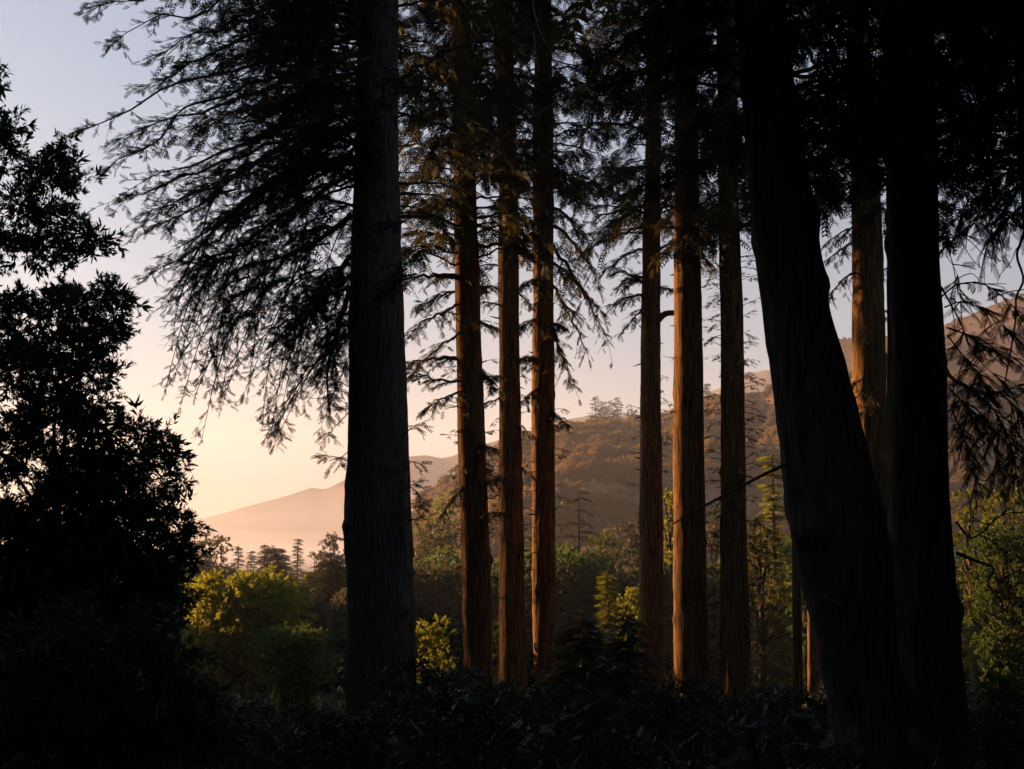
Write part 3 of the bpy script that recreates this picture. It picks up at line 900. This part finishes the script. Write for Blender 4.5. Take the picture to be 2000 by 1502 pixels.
def limb_tube(s, a, b, r0, r1, rng, mat=1, n=8, wob=0.06):
    L = np.linalg.norm(b - a)
    p = bez(a, (a + b) / 2 + rng.normal(0, wob * L, 3) + UP * 0.08 * L, b, n)
    tube(s, p, np.linspace(r0, r1, n), 6, mat)


def bay_tree(label, Y, lobes_px, stem_px, size, per, seed, mat, parents, trunk_r=0.14, dens=2.4, fill=0.0):
    rng = np.random.default_rng(seed)
    C = [at(a, b, Y + dy) for a, b, r, dy in lobes_px]
    R = [r * pxs(Y) for a, b, r, dy in lobes_px]
    b0 = at(stem_px[0], stem_px[1], Y)
    base = np.array([b0[0], Y, float(gz(b0[0], Y)) - 0.15])
    root = thing("bay_tree", label, "tree", base)
    crown = leafy([(c - base, r) for c, r in zip(C, R)], T_BAY, size, rng, per, dens=dens)
    if fill:
        fs = leafy([(c - base, r * 0.66) for c, r in zip(C, R)], T_BAY, size * 2.0, rng, per, dens=fill)
        crown.add(np.concatenate(fs.v), np.concatenate(fs.f), 0)
    t = Soup()
    top = b0 - base
    n = 14
    p = smooth_line([np.zeros(3), top * 0.5 + np.array([.15, 0.1, 0]), top], n)
    tube(t, p, np.linspace(trunk_r, trunk_r * 0.6, n), 10)
    obj("trunk", t.mesh("trunk", [M_TWIG], True), root)
    for i, (c, q) in enumerate(zip(C, parents)):
        a = top if q < 0 else C[q] - base
        br = Soup()
        limb_tube(br, a, c - base, trunk_r * (0.3 if q < 0 else 0.16), trunk_r * 0.06, rng, 0)
        obj("branch", br.mesh("branch", [M_TWIG], True), root)
    obj("crown", crown.mesh("crown", [mat, M_TWIG]), root)
    return root


bay_tree("tall broad-leaved tree at the left edge whose open upper boughs show against the sky", 22,
         [(-60, 330, 80, 0), (10, 290, 38, 0), (20, 245, 20, 0), (60, 330, 32, 0), (110, 330, 38, -.3), (128, 292, 16, -.3), (150, 360, 32, 0), (40, 400, 50, 0), (100, 420, 50, .4), (150, 450, 40, 0), (185, 478, 26, .2),
          (20, 470, 45, 0), (80, 490, 40, 0), (-60, 480, 90, 0), (130, 500, 26, 0), (-60, 620, 100, 0), (30, 610, 62, 0), (100, 590, 50, 0), (-10, 160, 14, 0)],
         (-30, 760), 0.17, 2.2, 201, M_BAY, [-1, 0, 1, 1, 3, 4, 4, 0, 7, 8, 9, 7, 8, 0, 9, -1, -1, 16, 1], 0.13, 2.8, 1.0)
bay_tree("dense dark broad-leaved tree filling the left side, its right flank bulging towards the valley", 26,
         [(150, 600, 62, 0), (210, 570, 40, 0), (235, 600, 26, 0), (190, 660, 50, 0), (225, 650, 34, 0), (120, 690, 80, 0), (40, 720, 90, 0), (180, 740, 62, 0), (100, 820, 100, 0), (200, 830, 62, 0), (0, 880, 100, 0),
          (275, 840, 36, -.5), (315, 860, 32, -.5), (345, 905, 28, -.5), (280, 900, 50, 0), (200, 930, 80, 0), (330, 950, 24, 0), (300, 985, 44, 0), (340, 1020, 34, -.4), (365, 1045, 22, -.4), (250, 1030, 80, 0), (330, 1080, 44, 0), (360, 1085, 24, 0),
          (120, 1010, 110, 0), (20, 1040, 110, 0), (230, 1130, 90, 0), (300, 1150, 50, 0), (120, 1160, 110, 0), (20, 1200, 110, 0), (240, 1250, 90, 0), (150, 1300, 110, 0), (170, 1080, 95, 0), (265, 1085, 62, 0), (90, 1110, 110, 0), (315, 1125, 48, 0), (150, 930, 90, 0), (250, 960, 62, 0), (330, 1170, 50, 0)],
         (110, 1050), 0.18, 2.4, 202, M_BAY, [-1, 0, 1, 0, 3, -1, 5, 5, -1, 8, -1, 9, 11, 12, 9, -1, 14, 15, 17, 18, 15, 17, 21, -1, -1, -1, 25, -1, -1, -1, -1, 15, 15, -1, 21, 9, 9, 26], 0.2, 2.6, 3.2)
bay_tree("low dark glossy-leaved bush spreading across the bottom left corner", 17,
         [(300, 1230, 70, 0), (340, 1300, 60, 0), (240, 1300, 90, 0), (380, 1380, 60, 0), (300, 1400, 90, 0), (420, 1440, 50, 0), (180, 1380, 110, 0), (350, 1480, 90, 0), (60, 1330, 130, 0), (60, 1480, 130, 0), (220, 1490, 100, 0), (450, 1500, 60, 0), (130, 1240, 90, 0)],
         (230, 1440), 0.16, 2.0, 203, M_BAY, [-1] * 13, 0.08, 2.0, 2.5)


# ------------------------------------------------------------------ trees in the valley
def round_tree(h, w, seed, mat, T=T_BROAD, leaf=0.5, per=2.0, nl=16, low=0.25, trunk_mat=None):
    rng = np.random.default_rng(seed)
    lobes = []
    for k in range(nl):
        t = (k + .5) / nl
        z = h * (low + (0.93 - low) * t)
        prof = math.sin(math.pi * min(1, 0.18 + 0.82 * (1 - t) ** 0.75)) ** 0.6 if t < 0.99 else .3
        a = k * 2.4 + rng.uniform(-.5, .5)
        rad = w * 0.5 * prof * rng.uniform(0.25, 0.72)
        r = w * rng.uniform(0.16, 0.27) * (0.65 + 0.35 * prof)
        lobes.append((np.array([math.cos(a) * rad, math.sin(a) * rad, min(z, h - r * 0.7)]), r))
    s = leafy(lobes, T, leaf, rng, per, squash=0.75)
    t = Soup()
    top = np.array([0, 0, h * 0.75])
    tube(t, smooth_line([np.zeros(3), np.array([w * .02, 0, h * .35]), top], 10), np.linspace(h * 0.022, h * 0.006, 10), 8)
    for c, r in lobes:
        limb_tube(t, np.array([0, 0, max(h * .15, c[2] - r * 1.2) * 0.8]), c, h * 0.008, h * 0.002, rng, 0, 6)
    return t.mesh("trunk", [M_TWIG], True), s.mesh("crown", [mat, M_TWIG])


def conifer(h, w, seed, mat, layers=22, per=5, droop=0.25, spr=0.9, power=0.8, low=0.08, T=None, gap=0.0, flat=False):
    rng = np.random.default_rng(seed)
    s = Soup()
    P, D, Un, Sc = [], [], [], []
    for k in range(layers):
        t = (k + rng.uniform(-.2, .2)) / layers
        z = h * (low + (0.98 - low) * max(0, t))
        L0 = w * 0.5 * (1 - t) ** power + 0.12 * spr
        for q in range(per):
            a = q * 2 * math.pi / per + k * 1.1 + rng.uniform(-.4, .4)
            L = L0 * rng.uniform(0.45, 1.15)
            z = h * (low + (0.98 - low) * min(0.985, max(0, t + rng.uniform(-.6, .6) / layers)))
            if rng.uniform() < gap:
                continue
            d = np.array([math.cos(a), math.sin(a), 0])
            n = max(3, int(L / (spr * 0.26)))
            u = np.linspace(0.15, 1, n) + rng.normal(0, .03, n)
            rise = rng.uniform(-0.1, 0.25) if not flat else rng.uniform(0, .12)
            pts = np.array([0, 0, z]) + d * (u * L)[:, None] + UP * (rise * L * u - droop * L * u ** 2)[:, None]
            sd = np.cross(d, UP)
            for m in range(2 if not flat else 3):
                sg = rng.choice([-1, 1], n)[:, None]
                P.append(pts + rng.normal(0, spr * 0.1, (n, 3)) * np.array([1, 1, .4 if flat else 1]))
                D.append(norm(d + sd * sg * rng.uniform(0.1, 1.1, n)[:, None] - UP * (droop * rng.uniform(0, 1.6, n))[:, None]))
                Un.append(norm(UP + rng.normal(0, .35, (n, 3))))
                Sc.append(spr * rng.uniform(.6, 1.1, n))
            tube(s, np.stack([np.array([0, 0, z]), np.array([0, 0, z]) + d * L * .5 + UP * (rise * .5 - droop * .25) * L, pts[-1]]), [h * .004, h * .003, h * .001], 3, 1)
    s.inst(T or T_COARSE, np.concatenate(P), np.concatenate(D), np.concatenate(Un), np.concatenate(Sc), 0)
    t = Soup()
    tube(t, np.array([[0, 0, 0], [0, 0, h * .5], [0, 0, h * .97]]), [h * .016, h * .010, h * .002], 8)
    return t.mesh("trunk", [M_TWIG], True), s.mesh("crown", [mat, M_TWIG])


def plant(name, label, px, top, width, Y, maker, mat, seed, group=None, cat="tree", zb=None, **kw):
    p = at(px, top, Y)
    z0 = float(gz(p[0], Y)) - 0.1 if zb is None else zb
    h, w = p[2] - z0, width * pxs(Y)
    tm, cm = maker(h, w, seed, mat, **kw)
    r = thing(name, label, cat, (p[0], Y, z0), group)
    obj("trunk", tm, r)
    obj("crown", cm, r)
    return r


VG = "trees in the valley"
R_, C_ = round_tree, conifer
plant("broadleaf_tree", "broad yellow-green tree in the valley, its rounded top catching the sun", 478, 1116, 290, 95, R_, M_MAPLE, 301, VG, leaf=.5, per=2.0, nl=40, low=.2)
plant("young_tree", "lower deep green bushy tree in front of the yellow-green one", 575, 1220, 190, 76, R_, M_GREEN, 302, VG, leaf=.24, per=1.5, nl=44, low=.08)
plant("conifer_tree", "dark conifer with gold-tinged tiers of boughs touching the stout trunk's left side", 648, 1068, 170, 118, C_, M_CONIFER, 303, VG, layers=26, per=7, droop=.3, spr=1.0, power=.6)
plant("conifer_tree", "broad dome-shaped dark conifer below the misty ridge", 535, 1060, 145, 168, C_, M_CONIFER, 304, VG, layers=26, per=8, droop=.35, spr=1.2, power=.55)
plant("broadleaf_tree", "rounded dusky tree against the mist at the edge of the left foliage", 410, 1036, 100, 215, R_, M_OLIVE, 305, VG, leaf=.7, per=1.6, nl=20)
for px, top, w, Y, lab in [(466, 1058, 38, 262, "leftmost of the small spire-shaped conifers in the mist"), (491, 1070, 34, 255, "shortest small conifer spire between two taller ones in the mist"), (517, 1056, 42, 258, "small conifer spire just left of the dome-shaped dark conifer's tip"),
                           (558, 1078, 34, 270, "small conifer spire poking out right of the dome-shaped conifer's tip"), (582, 1046, 42, 262, "tallest isolated conifer spire standing over the mist")]:
    plant("conifer_tree", lab, px, top, w, Y, C_, M_CONIFER, 310 + px, VG, layers=46, per=4, droop=.14, spr=.8, power=.8, gap=.05)
plant("broadleaf_tree", "lumpy golden-edged broadleaf tree rising highest beside the stout trunk", 655, 1036, 70, 225, R_, M_OLIVE, 320, VG, leaf=.7, per=1.8, nl=16)
plant("broadleaf_tree", "smaller golden-edged broadleaf tree left of the lumpy one", 622, 1060, 62, 232, R_, M_OLIVE, 321, VG, leaf=.7, per=1.8, nl=14)
plant("conifer_tree", "dim conifer under the rounded dusky tree", 396, 1082, 90, 190, C_, M_CONIFER, 322, VG, layers=22, per=7, droop=.3, spr=1.2, power=.6)
plant("conifer_tree", "wide dim conifer between the yellow-green tree and the spires", 452, 1098, 110, 180, C_, M_CONIFER, 323, VG, layers=22, per=8, droop=.35, spr=1.2, power=.5)
plant("conifer_tree", "shaggy dim conifer low behind the gold-tinged one", 612, 1110, 100, 150, C_, M_CONIFER, 324, VG, layers=22, per=7, droop=.35, spr=1.1, power=.55)
plant("broadleaf_tree", "tall grey-green tree filling the gap between the stout trunk and its slender neighbour", 850, 1012, 130, 165, R_, M_OLIVE, 330, VG, leaf=.6, per=2.0, nl=30, low=.1)
plant("broadleaf_tree", "sunlit golden-green tree cresting behind the grey-green one", 868, 948, 90, 270, R_, M_MAPLE, 331, VG, leaf=.8, per=1.8, nl=22, low=.1)
plant("broadleaf_tree", "low golden tree at the foot of the hill's left spur", 826, 992, 50, 285, R_, M_MAPLE, 332, VG, leaf=.8, per=1.6, nl=14, low=.1)
plant("conifer_tree", "dark conifer seen in the narrow gap between the two slim straight trunks", 958, 1085, 100, 150, C_, M_CONIFER, 333, VG, layers=20, per=7, droop=.3, spr=1.1, power=.6)
plant("cedar_tree", "tiered cedar with level plumed boughs against the hazy hill", 1130, 946, 118, 140, C_, M_CONIFER, 334, VG, layers=17, per=5, droop=.3, spr=.9, power=.5, gap=.3, low=.15)
plant("broadleaf_tree", "deep green round-topped tree below the cedar", 1180, 1028, 110, 118, R_, M_GREEN, 335, VG, leaf=.45, per=2.2, nl=24, low=.2)
plant("conifer_tree", "dark shaded conifer under the cedar beside the rough sunlit trunk", 1112, 1075, 110, 128, C_, M_CONIFER, 336, VG, layers=22, per=8, droop=.3, spr=1.0, power=.5)
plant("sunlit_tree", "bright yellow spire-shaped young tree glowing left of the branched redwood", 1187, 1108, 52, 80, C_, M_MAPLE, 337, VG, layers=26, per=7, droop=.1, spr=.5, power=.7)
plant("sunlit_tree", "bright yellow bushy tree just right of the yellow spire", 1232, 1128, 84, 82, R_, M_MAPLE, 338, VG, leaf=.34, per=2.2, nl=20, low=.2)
plant("broadleaf_tree", "olive tree between the deep green tree and the branched redwood", 1238, 1000, 90, 165, R_, M_OLIVE, 339, VG, leaf=.6, per=2.0, nl=20)
plant("broadleaf_tree", "yellow-leaved tree filling the narrow gap left of the orange-edged redwood", 1306, 925, 80, 112, R_, M_MAPLE, 340, VG, leaf=.45, per=2.2, nl=26, low=.1)
plant("broadleaf_tree", "soft green tree behind the trunk with leafy sprouts", 1392, 962, 90, 150, R_, M_OLIVE, 341, VG, leaf=.55, per=2.0, nl=22, low=.1)
plant("conifer_tree", "slender golden-green conifer rising beside the leaning trunk", 1508, 872, 95, 98, C_, M_MAPLE, 342, VG, layers=32, per=6, droop=.15, spr=.7, power=.6)
plant("broadleaf_tree", "bushy olive-gold tree between the sprouting trunk and the leaning one", 1482, 985, 95, 78, R_, M_OLIVE, 343, VG, leaf=.34, per=2.2, nl=26, low=.1)
plant("broadleaf_tree", "shaded green tree behind the thin dark trunk", 1566, 1040, 90, 90, R_, M_GREEN, 344, VG, leaf=.38, per=2.2, nl=22, low=.1)
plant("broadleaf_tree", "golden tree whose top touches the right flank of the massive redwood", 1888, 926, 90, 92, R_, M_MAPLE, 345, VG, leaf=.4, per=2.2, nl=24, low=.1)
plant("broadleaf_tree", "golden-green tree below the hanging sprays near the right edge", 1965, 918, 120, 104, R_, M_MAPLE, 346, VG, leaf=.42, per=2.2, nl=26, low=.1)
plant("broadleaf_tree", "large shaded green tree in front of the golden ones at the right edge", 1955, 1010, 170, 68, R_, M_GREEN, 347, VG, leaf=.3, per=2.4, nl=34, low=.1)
plant("golden_bush", "golden big-leaved bush at the right foot of the stout trunk", 848, 1203, 115, 58, R_, M_MAPLE, 350, "bushes under the redwoods", "bush", leaf=.32, per=2.6, nl=18, low=.2)
plant("golden_bush", "small golden bush in the gap between the two slim straight trunks", 966, 1210, 44, 62, R_, M_MAPLE, 351, "bushes under the redwoods", "bush", leaf=.3, per=2.4, nl=12, low=.2)
plant("redwood_sapling", "dark low redwood sapling with drooping tiers left of the branched redwood", 1140, 1185, 230, 44, C_, M_RED, 352, "bushes under the redwoods", "bush", layers=16, per=8, droop=.3, spr=.5, power=.5)
plant("redwood_sapling", "black shadowed sapling at the foot of the branched redwood", 1225, 1185, 130, 40, C_, M_RED, 353, "bushes under the redwoods", "bush", layers=16, per=7, droop=.3, spr=.45, power=.6)
plant("leafy_bush", "glossy green bush in the bottom right corner", 1960, 1310, 150, 24, R_, M_GREEN, 354, "bushes under the redwoods", "bush", leaf=.16, per=2.2, nl=26, low=.1)

# conifers on the hill's crest
rng = np.random.default_rng(77)


def crest(px, P):
    """Ridge-line point of a hill grid under photo column px."""
    top = P[89 if len(P) > 100 else 69]
    a = top[:, 0] / top[:, 1] * F_PX * cp + CX
    i = int(np.argmin(np.abs(a - px)))
    return top[i]


for px, tp, w, lab in [(1163, 771, 26, "tallest tapering conifer at the left end of the group on the hill crest"), (1178, 783, 20, "flat-topped conifer second from the left in the group on the hill crest"), (1191, 781, 22, "middle ragged conifer of the group on the hill crest"),
                       (1206, 774, 28, "pointed conifer at the right end of the group on the hill crest"), (1381, 748, 12, "tiny lone conifer on the crest left of the sprouting trunk"), (1504, 752, 18, "small dark tree on the crest beside the leaning trunk"), (1234, 800, 26, "low round tree on the crest right of the conifer group")]:
    c = crest(px, P_MID)
    top = at(px, tp, c[1])
    h = top[2] - c[2] + 1.5
    wd = w * pxs(c[1])
    if "round" in lab:
        tm, cm = round_tree(h, wd, 400 + px, M_CONIFER, leaf=1.0, per=1.2, nl=8)
    else:
        tm, cm = conifer(h, wd, 400 + px, M_CONIFER, layers=16, per=5, droop=.12, spr=1.5, power=.6, gap=.15, low=.12)
    r = thing("hilltop_tree", lab, "tree", (top[0], c[1], c[2] - 1.5), "trees on the hill crest")
    obj("trunk", tm, r)
    obj("crown", cm, r)


# ------------------------------------------------------------------ vegetation masses nobody could count
def lumps(name, pts, rad, per, leaf, mat, T, squash=0.7, seed=1, lift=0.45):
    rng = np.random.default_rng(seed)
    s = Soup()
    n = len(pts)
    idx = np.repeat(np.arange(n), per)
    d = norm(rng.normal(size=(len(idx), 3)) + UP * 0.5)
    u = rng.uniform(.45, 1, len(idx)) ** .5
    P = pts[idx] + d * (rad[idx] * u)[:, None] * np.array([1, 1, squash]) + UP * (rad[idx] * lift)[:, None]
    k = rng.integers(0, len(T), len(P))
    sc = leaf * rad[idx] * rng.uniform(.6, 1.2, len(P))
    for q in range(len(T)):
        w = k == q
        s.inst(T[q], P[w], norm(d[w] + rng.normal(0, .5, (w.sum(), 3))), norm(rng.normal(size=(w.sum(), 3)) + UP), sc[w], 0)
    o = obj(name, s.mesh(name, [mat]))
    o["kind"] = "stuff"
    return o


def on_grid(P, n, rng, tmin, tmax, kmax):
    i = rng.uniform(tmin, tmax, n) * (kmax - 1)
    j = rng.uniform(0, P.shape[1] - 1.01, n)
    i0, j0 = i.astype(int), j.astype(int)
    fi, fj = (i - i0)[:, None], (j - j0)[:, None]
    return (P[i0, j0] * (1 - fi) + P[i0 + 1, j0] * fi) * (1 - fj) + (P[i0, j0 + 1] * (1 - fi) + P[i0 + 1, j0 + 1] * fi) * fj


def scatter(name, pts, scale, meshes, seed, lean=0.06):
    """One object of kind stuff: meshes instanced on points with random turn and the given scale."""
    rng = np.random.default_rng(seed)
    n = len(pts)
    me = bpy.data.meshes.new(name)
    me.vertices.add(n)
    me.vertices.foreach_set("co", np.asarray(pts, np.float32).ravel())
    at_ = me.attributes.new("size", 'FLOAT', 'POINT')
    at_.data.foreach_set("value", np.broadcast_to(np.asarray(scale, np.float32), (n,)).copy())
    at_ = me.attributes.new("turn", 'FLOAT_VECTOR', 'POINT')
    tr = np.zeros((n, 3), np.float32)
    tr[:, 2] = rng.uniform(0, 6.28, n)
    tr[:, :2] = rng.normal(0, lean, (n, 2))
    at_.data.foreach_set("vector", tr.ravel())
    at_ = me.attributes.new("pick", 'INT', 'POINT')
    at_.data.foreach_set("value", rng.integers(0, len(meshes), n).astype(np.int32))
    o = obj(name, me)
    o["kind"] = "stuff"
    ng = bpy.data.node_groups.new(name, 'GeometryNodeTree')
    ng.interface.new_socket("Geometry", in_out='INPUT', socket_type='NodeSocketGeometry')
    ng.interface.new_socket("Geometry", in_out='OUTPUT', socket_type='NodeSocketGeometry')
    N, L = ng.nodes.new, ng.links.new
    gi, go, jn = N("NodeGroupInput"), N("NodeGroupOutput"), N("GeometryNodeJoinGeometry")

    def attr(nm, ty):
        a = N("GeometryNodeInputNamedAttribute")
        a.data_type = ty
        a.inputs[0].default_value = nm
        return a.outputs[0]
    sz, tn, pk = attr("size", 'FLOAT'), attr("turn", 'FLOAT_VECTOR'), attr("pick", 'INT')
    for k, m in enumerate(meshes):
        so = bpy.data.objects.new(m.name, m)
        oi = N("GeometryNodeObjectInfo")
        oi.inputs[0].default_value = so
        cm = N("FunctionNodeCompare")
        cm.data_type = 'INT'
        cm.operation = 'EQUAL'
        L(pk, cm.inputs[2])
        cm.inputs[3].default_value = k
        ip = N("GeometryNodeInstanceOnPoints")
        L(gi.outputs[0], ip.inputs['Points'])
        L(cm.outputs[0], ip.inputs['Selection'])
        L(oi.outputs['Geometry'], ip.inputs['Instance'])
        L(tn, ip.inputs['Rotation'])
        L(sz, ip.inputs['Scale'])
        L(ip.outputs[0], jn.inputs[0])
    L(jn.outputs[0], go.inputs[0])
    md = o.modifiers.new("scatter", 'NODES')
    md.node_group = ng
    return o


def mound(name, n, leaf, mat, T, seed, squash=.8, lift=.3, lobes=5):
    """A leafy mound of radius about 1 made of a few lobes."""
    rng = np.random.default_rng(seed)
    s = Soup()
    c = rng.normal(0, .38, (lobes, 3)) * np.array([1, 1, .7])
    r = rng.uniform(.35, .65, lobes)
    k = rng.integers(0, lobes, n)
    d = norm(rng.normal(size=(n, 3)) + UP * .45)
    P = c[k] + d * (r[k] * rng.uniform(.5, 1, n) ** .5)[:, None]
    P = P * np.array([1, 1, squash]) + UP * lift
    q = rng.integers(0, len(T), n)
    for m in range(len(T)):
        w = q == m
        s.inst(T[m], P[w], norm(d[w] + rng.normal(0, .5, (w.sum(), 3)) - UP * .2), norm(rng.normal(size=(w.sum(), 3)) + UP), leaf * rng.uniform(.6, 1.2, w.sum()), 0)
    return s.mesh(name, [mat])


rng = np.random.default_rng(500)
pt = on_grid(P_MID, 5600, rng, 0.0, 1.03, 90)
big = vnoise(pt[:, 0] * .022, pt[:, 1] * .022, 9)
scatter("hillside_wood", pt, np.clip(rng.uniform(1.9, 4.2, len(pt)) * (1.25 + 1.5 * big), 1.4, 7.5) * np.clip(1 - (pt[:, 1] - 590) / 90 * .7, .3, 1), [mound("scrub", 420, .2, M_CHAP, T_TRI, 510 + k, .9) for k in range(4)], 501)
pt = on_grid(P_RIGHT, 1500, rng, 0.1, 1.0, 90)
scatter("slope_scrub", pt, rng.uniform(.8, 2.6, len(pt)), [mound("low_scrub", 120, .3, M_CHAP, T_TRI, 520 + k, .7) for k in range(3)], 502)

Yv = rng.uniform(108, 330, 3800)
Xv = rng.uniform(-1.1, .46, 3800) * Yv
pt = np.stack([Xv, Yv, gz(Xv, Yv) + 1.0], -1)
pxv = CX + Xv / Yv * F_PX * cp
rv = rng.choice([3.2, 4.4, 5.6, 7.0], len(pt), p=[.25, .35, .25, .15]) * np.where(pxv < 300, 1.15, 1.0)
cap = np.where(pxv < 330, 1060, np.where(pxv < 700, 1108, np.where(pxv < 1000, 1040, 1055))) + 45 * vnoise(pxv * .025, Yv * .05, 8)
rv = np.minimum(rv, np.maximum(CAM_Z - (cap - 1041) / F_PX * Yv - pt[:, 2], 1.2) / 2.0)
scatter("valley_wood", pt, rv, [mound("valley_tree", 1300, .12, [M_CONIFER, M_OLIVE, M_GREEN][k % 3], T_TRI, 530 + k, [1.1, 1.5][k % 2], .5, 7) for k in range(6)], 503)

NU = 1500
Yu = 14 + 62 * rng.uniform(0, 1, NU) ** 1.2
Xu = rng.uniform(-.46, .46, NU) * Yu
ru = rng.choice([.7, 1.0, 1.5, 2.2], NU, p=[.35, .3, .22, .13]) * rng.uniform(.8, 1.2, NU) * np.clip(Yu / 32, .5, 1.25)
zu = gz(Xu, Yu)
pxu = CX + Xu / Yu * F_PX * cp
pyu = 1041 - (zu + 1.25 * ru - CAM_Z) / Yu * F_PX
lim = np.where((pxu > 300) & (pxu < 690), 1385, np.where(pxu > 1880, 1390, 1335)) + 60 * vnoise(pxu * .012, Yu * .1, 3)
fac = np.clip((1041 - (zu - CAM_Z) / Yu * F_PX - lim) / np.maximum(1041 - (zu - CAM_Z) / Yu * F_PX - pyu, 1), 0, 1)
ru = ru * fac
ok = ru > .3
pt = np.stack([Xu, Yu, zu], -1)[ok]
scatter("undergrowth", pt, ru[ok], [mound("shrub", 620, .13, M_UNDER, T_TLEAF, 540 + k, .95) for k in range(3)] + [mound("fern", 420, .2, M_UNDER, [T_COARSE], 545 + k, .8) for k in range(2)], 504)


# the wood going on round and behind the camera, outside the view; some trees added as sun blockers
def wood_tree(seed, hgt, t_lo, r0, n, tr=0.6):
    rng = np.random.default_rng(seed)
    s = Soup()
    tube(s, [[0, 0, -.4], [0, 0, hgt * .5], [0, 0, hgt]], [tr, tr * .72, .05], 12, 1)
    t = rng.uniform(t_lo, 1, n)
    a = rng.uniform(0, 2 * math.pi, n)
    rad = (r0 * (1 - (t - t_lo) / (1 - t_lo)) ** .6 + .4) * rng.uniform(.2, 1, n) ** .6
    p = np.stack([np.cos(a) * rad, np.sin(a) * rad, t * hgt - .12 * rad], -1)
    s.inst(T_COARSE, p, np.stack([np.cos(a), np.sin(a), -.3 + 0 * a], -1), norm(rng.normal(0, .4, (n, 3)) + UP), rng.uniform(1.0, 2.0, n), 0)
    return s.mesh("wood_tree", [M_RED, M_BARK_NEAR])


wp = []
rng = np.random.default_rng(600)
while len(wp) < 640:
    x, y = rng.uniform(-85, 85), rng.uniform(-70, 105)
    if y > -9 and abs(x) < 0.42 * max(y, 0) + 9:
        continue
    if math.hypot(x, y) < 7 or (x < 0 and .53 * x + .848 * y > 31):
        continue
    wp.append((x, y))
wp += [(-46, 70), (-52, 73.8), (-58, 77.5), (-66, 82.5), (-74, 87.5), (-84, 93.8), (-40, 66.3), (-50, 67.8), (-62, 75.3)]  # unseen row at the left, added to keep low sun off the trunks
wp = np.array(wp)
scatter("surrounding_wood", np.stack([wp[:, 0], wp[:, 1], gz(wp[:, 0], wp[:, 1])], -1), rng.uniform(.8, 1.15, len(wp)) * np.where((wp[:, 0] < -25) & (.53 * wp[:, 0] + .848 * wp[:, 1] > 27), .84, 1.0), [wood_tree(700 + k, 30, .06, 5.2, 1100) for k in range(3)], 601)
sl = np.array([(-50, 95.6), (-58, 100.6), (-66, 105.6)], float)
scatter("slim_sun_blockers", np.stack([sl[:, 0], sl[:, 1], gz(sl[:, 0], sl[:, 1])], -1), 1.0, [wood_tree(720, 44, .05, 1.7, 1600)], 603, 0.005)  # unseen narrow trees, added to put the branched redwood in shade
tl = np.array([(-44, 74.8), (-56, 82.3), (-50, 81.97), (-60, 91.6), (-49, 94.9), (-59, 101.1), (-69, 107.4)], float)
scatter("tall_sun_blockers", np.stack([tl[:, 0], tl[:, 1], gz(tl[:, 0], tl[:, 1])], -1), 1.0, [wood_tree(710, 46, .75, 4.4, 1700, 0.95)], 602, 0.005)  # unseen high-crowned trees, added and placed to block sun from crowns and trunks

# low sea fog lying in the valley mouth, and thinner mist against the foot of the mountain
def bank(name, x, y, rx, ry, rz, zc, dens, aniso):
    s = Soup()
    th, ph = np.meshgrid(np.linspace(0, 2 * math.pi, 33), np.linspace(0, math.pi, 17))
    V = np.stack([x + rx * np.sin(ph) * np.cos(th), y + ry * np.sin(ph) * np.sin(th), zc + rz * np.cos(ph)], -1)
    V[..., 2] += 0.18 * rz * vnoise(V[..., 0] * .012 + 5, V[..., 1] * .006, 61) * (V[..., 2] > zc)
    V[..., 2] = np.maximum(V[..., 2], -25.5)
    i, j = np.meshgrid(np.arange(16), np.arange(32), indexing='ij')
    p = i * 33 + j
    s.add(V.reshape(-1, 3), np.stack([np.stack([p, p + 33, p + 34], -1), np.stack([p, p + 34, p + 1], -1)], 2).reshape(-1, 3))
    o = obj(name, s.mesh(name, [volume_mat(name + "_air", (0.95, 0.95, 0.99), dens, aniso)], True))
    o["kind"] = "stuff"


bank("fog", -300, 1000, 420, 300, 20, -25, 0.0009, 0.3)
bank("fog", -320, 1010, 430, 310, 30, -25.1, 0.0006, 0.3)
bank("fog", -280, 1050, 460, 330, 44, -25.2, 0.0003, 0.3)
bank("mist", -200, 1720, 1200, 400, 80, -25.2, 0.0008, 0.2)

print("TRIS", sum(len(m.polygons) * m.users for m in bpy.data.meshes if m.users))
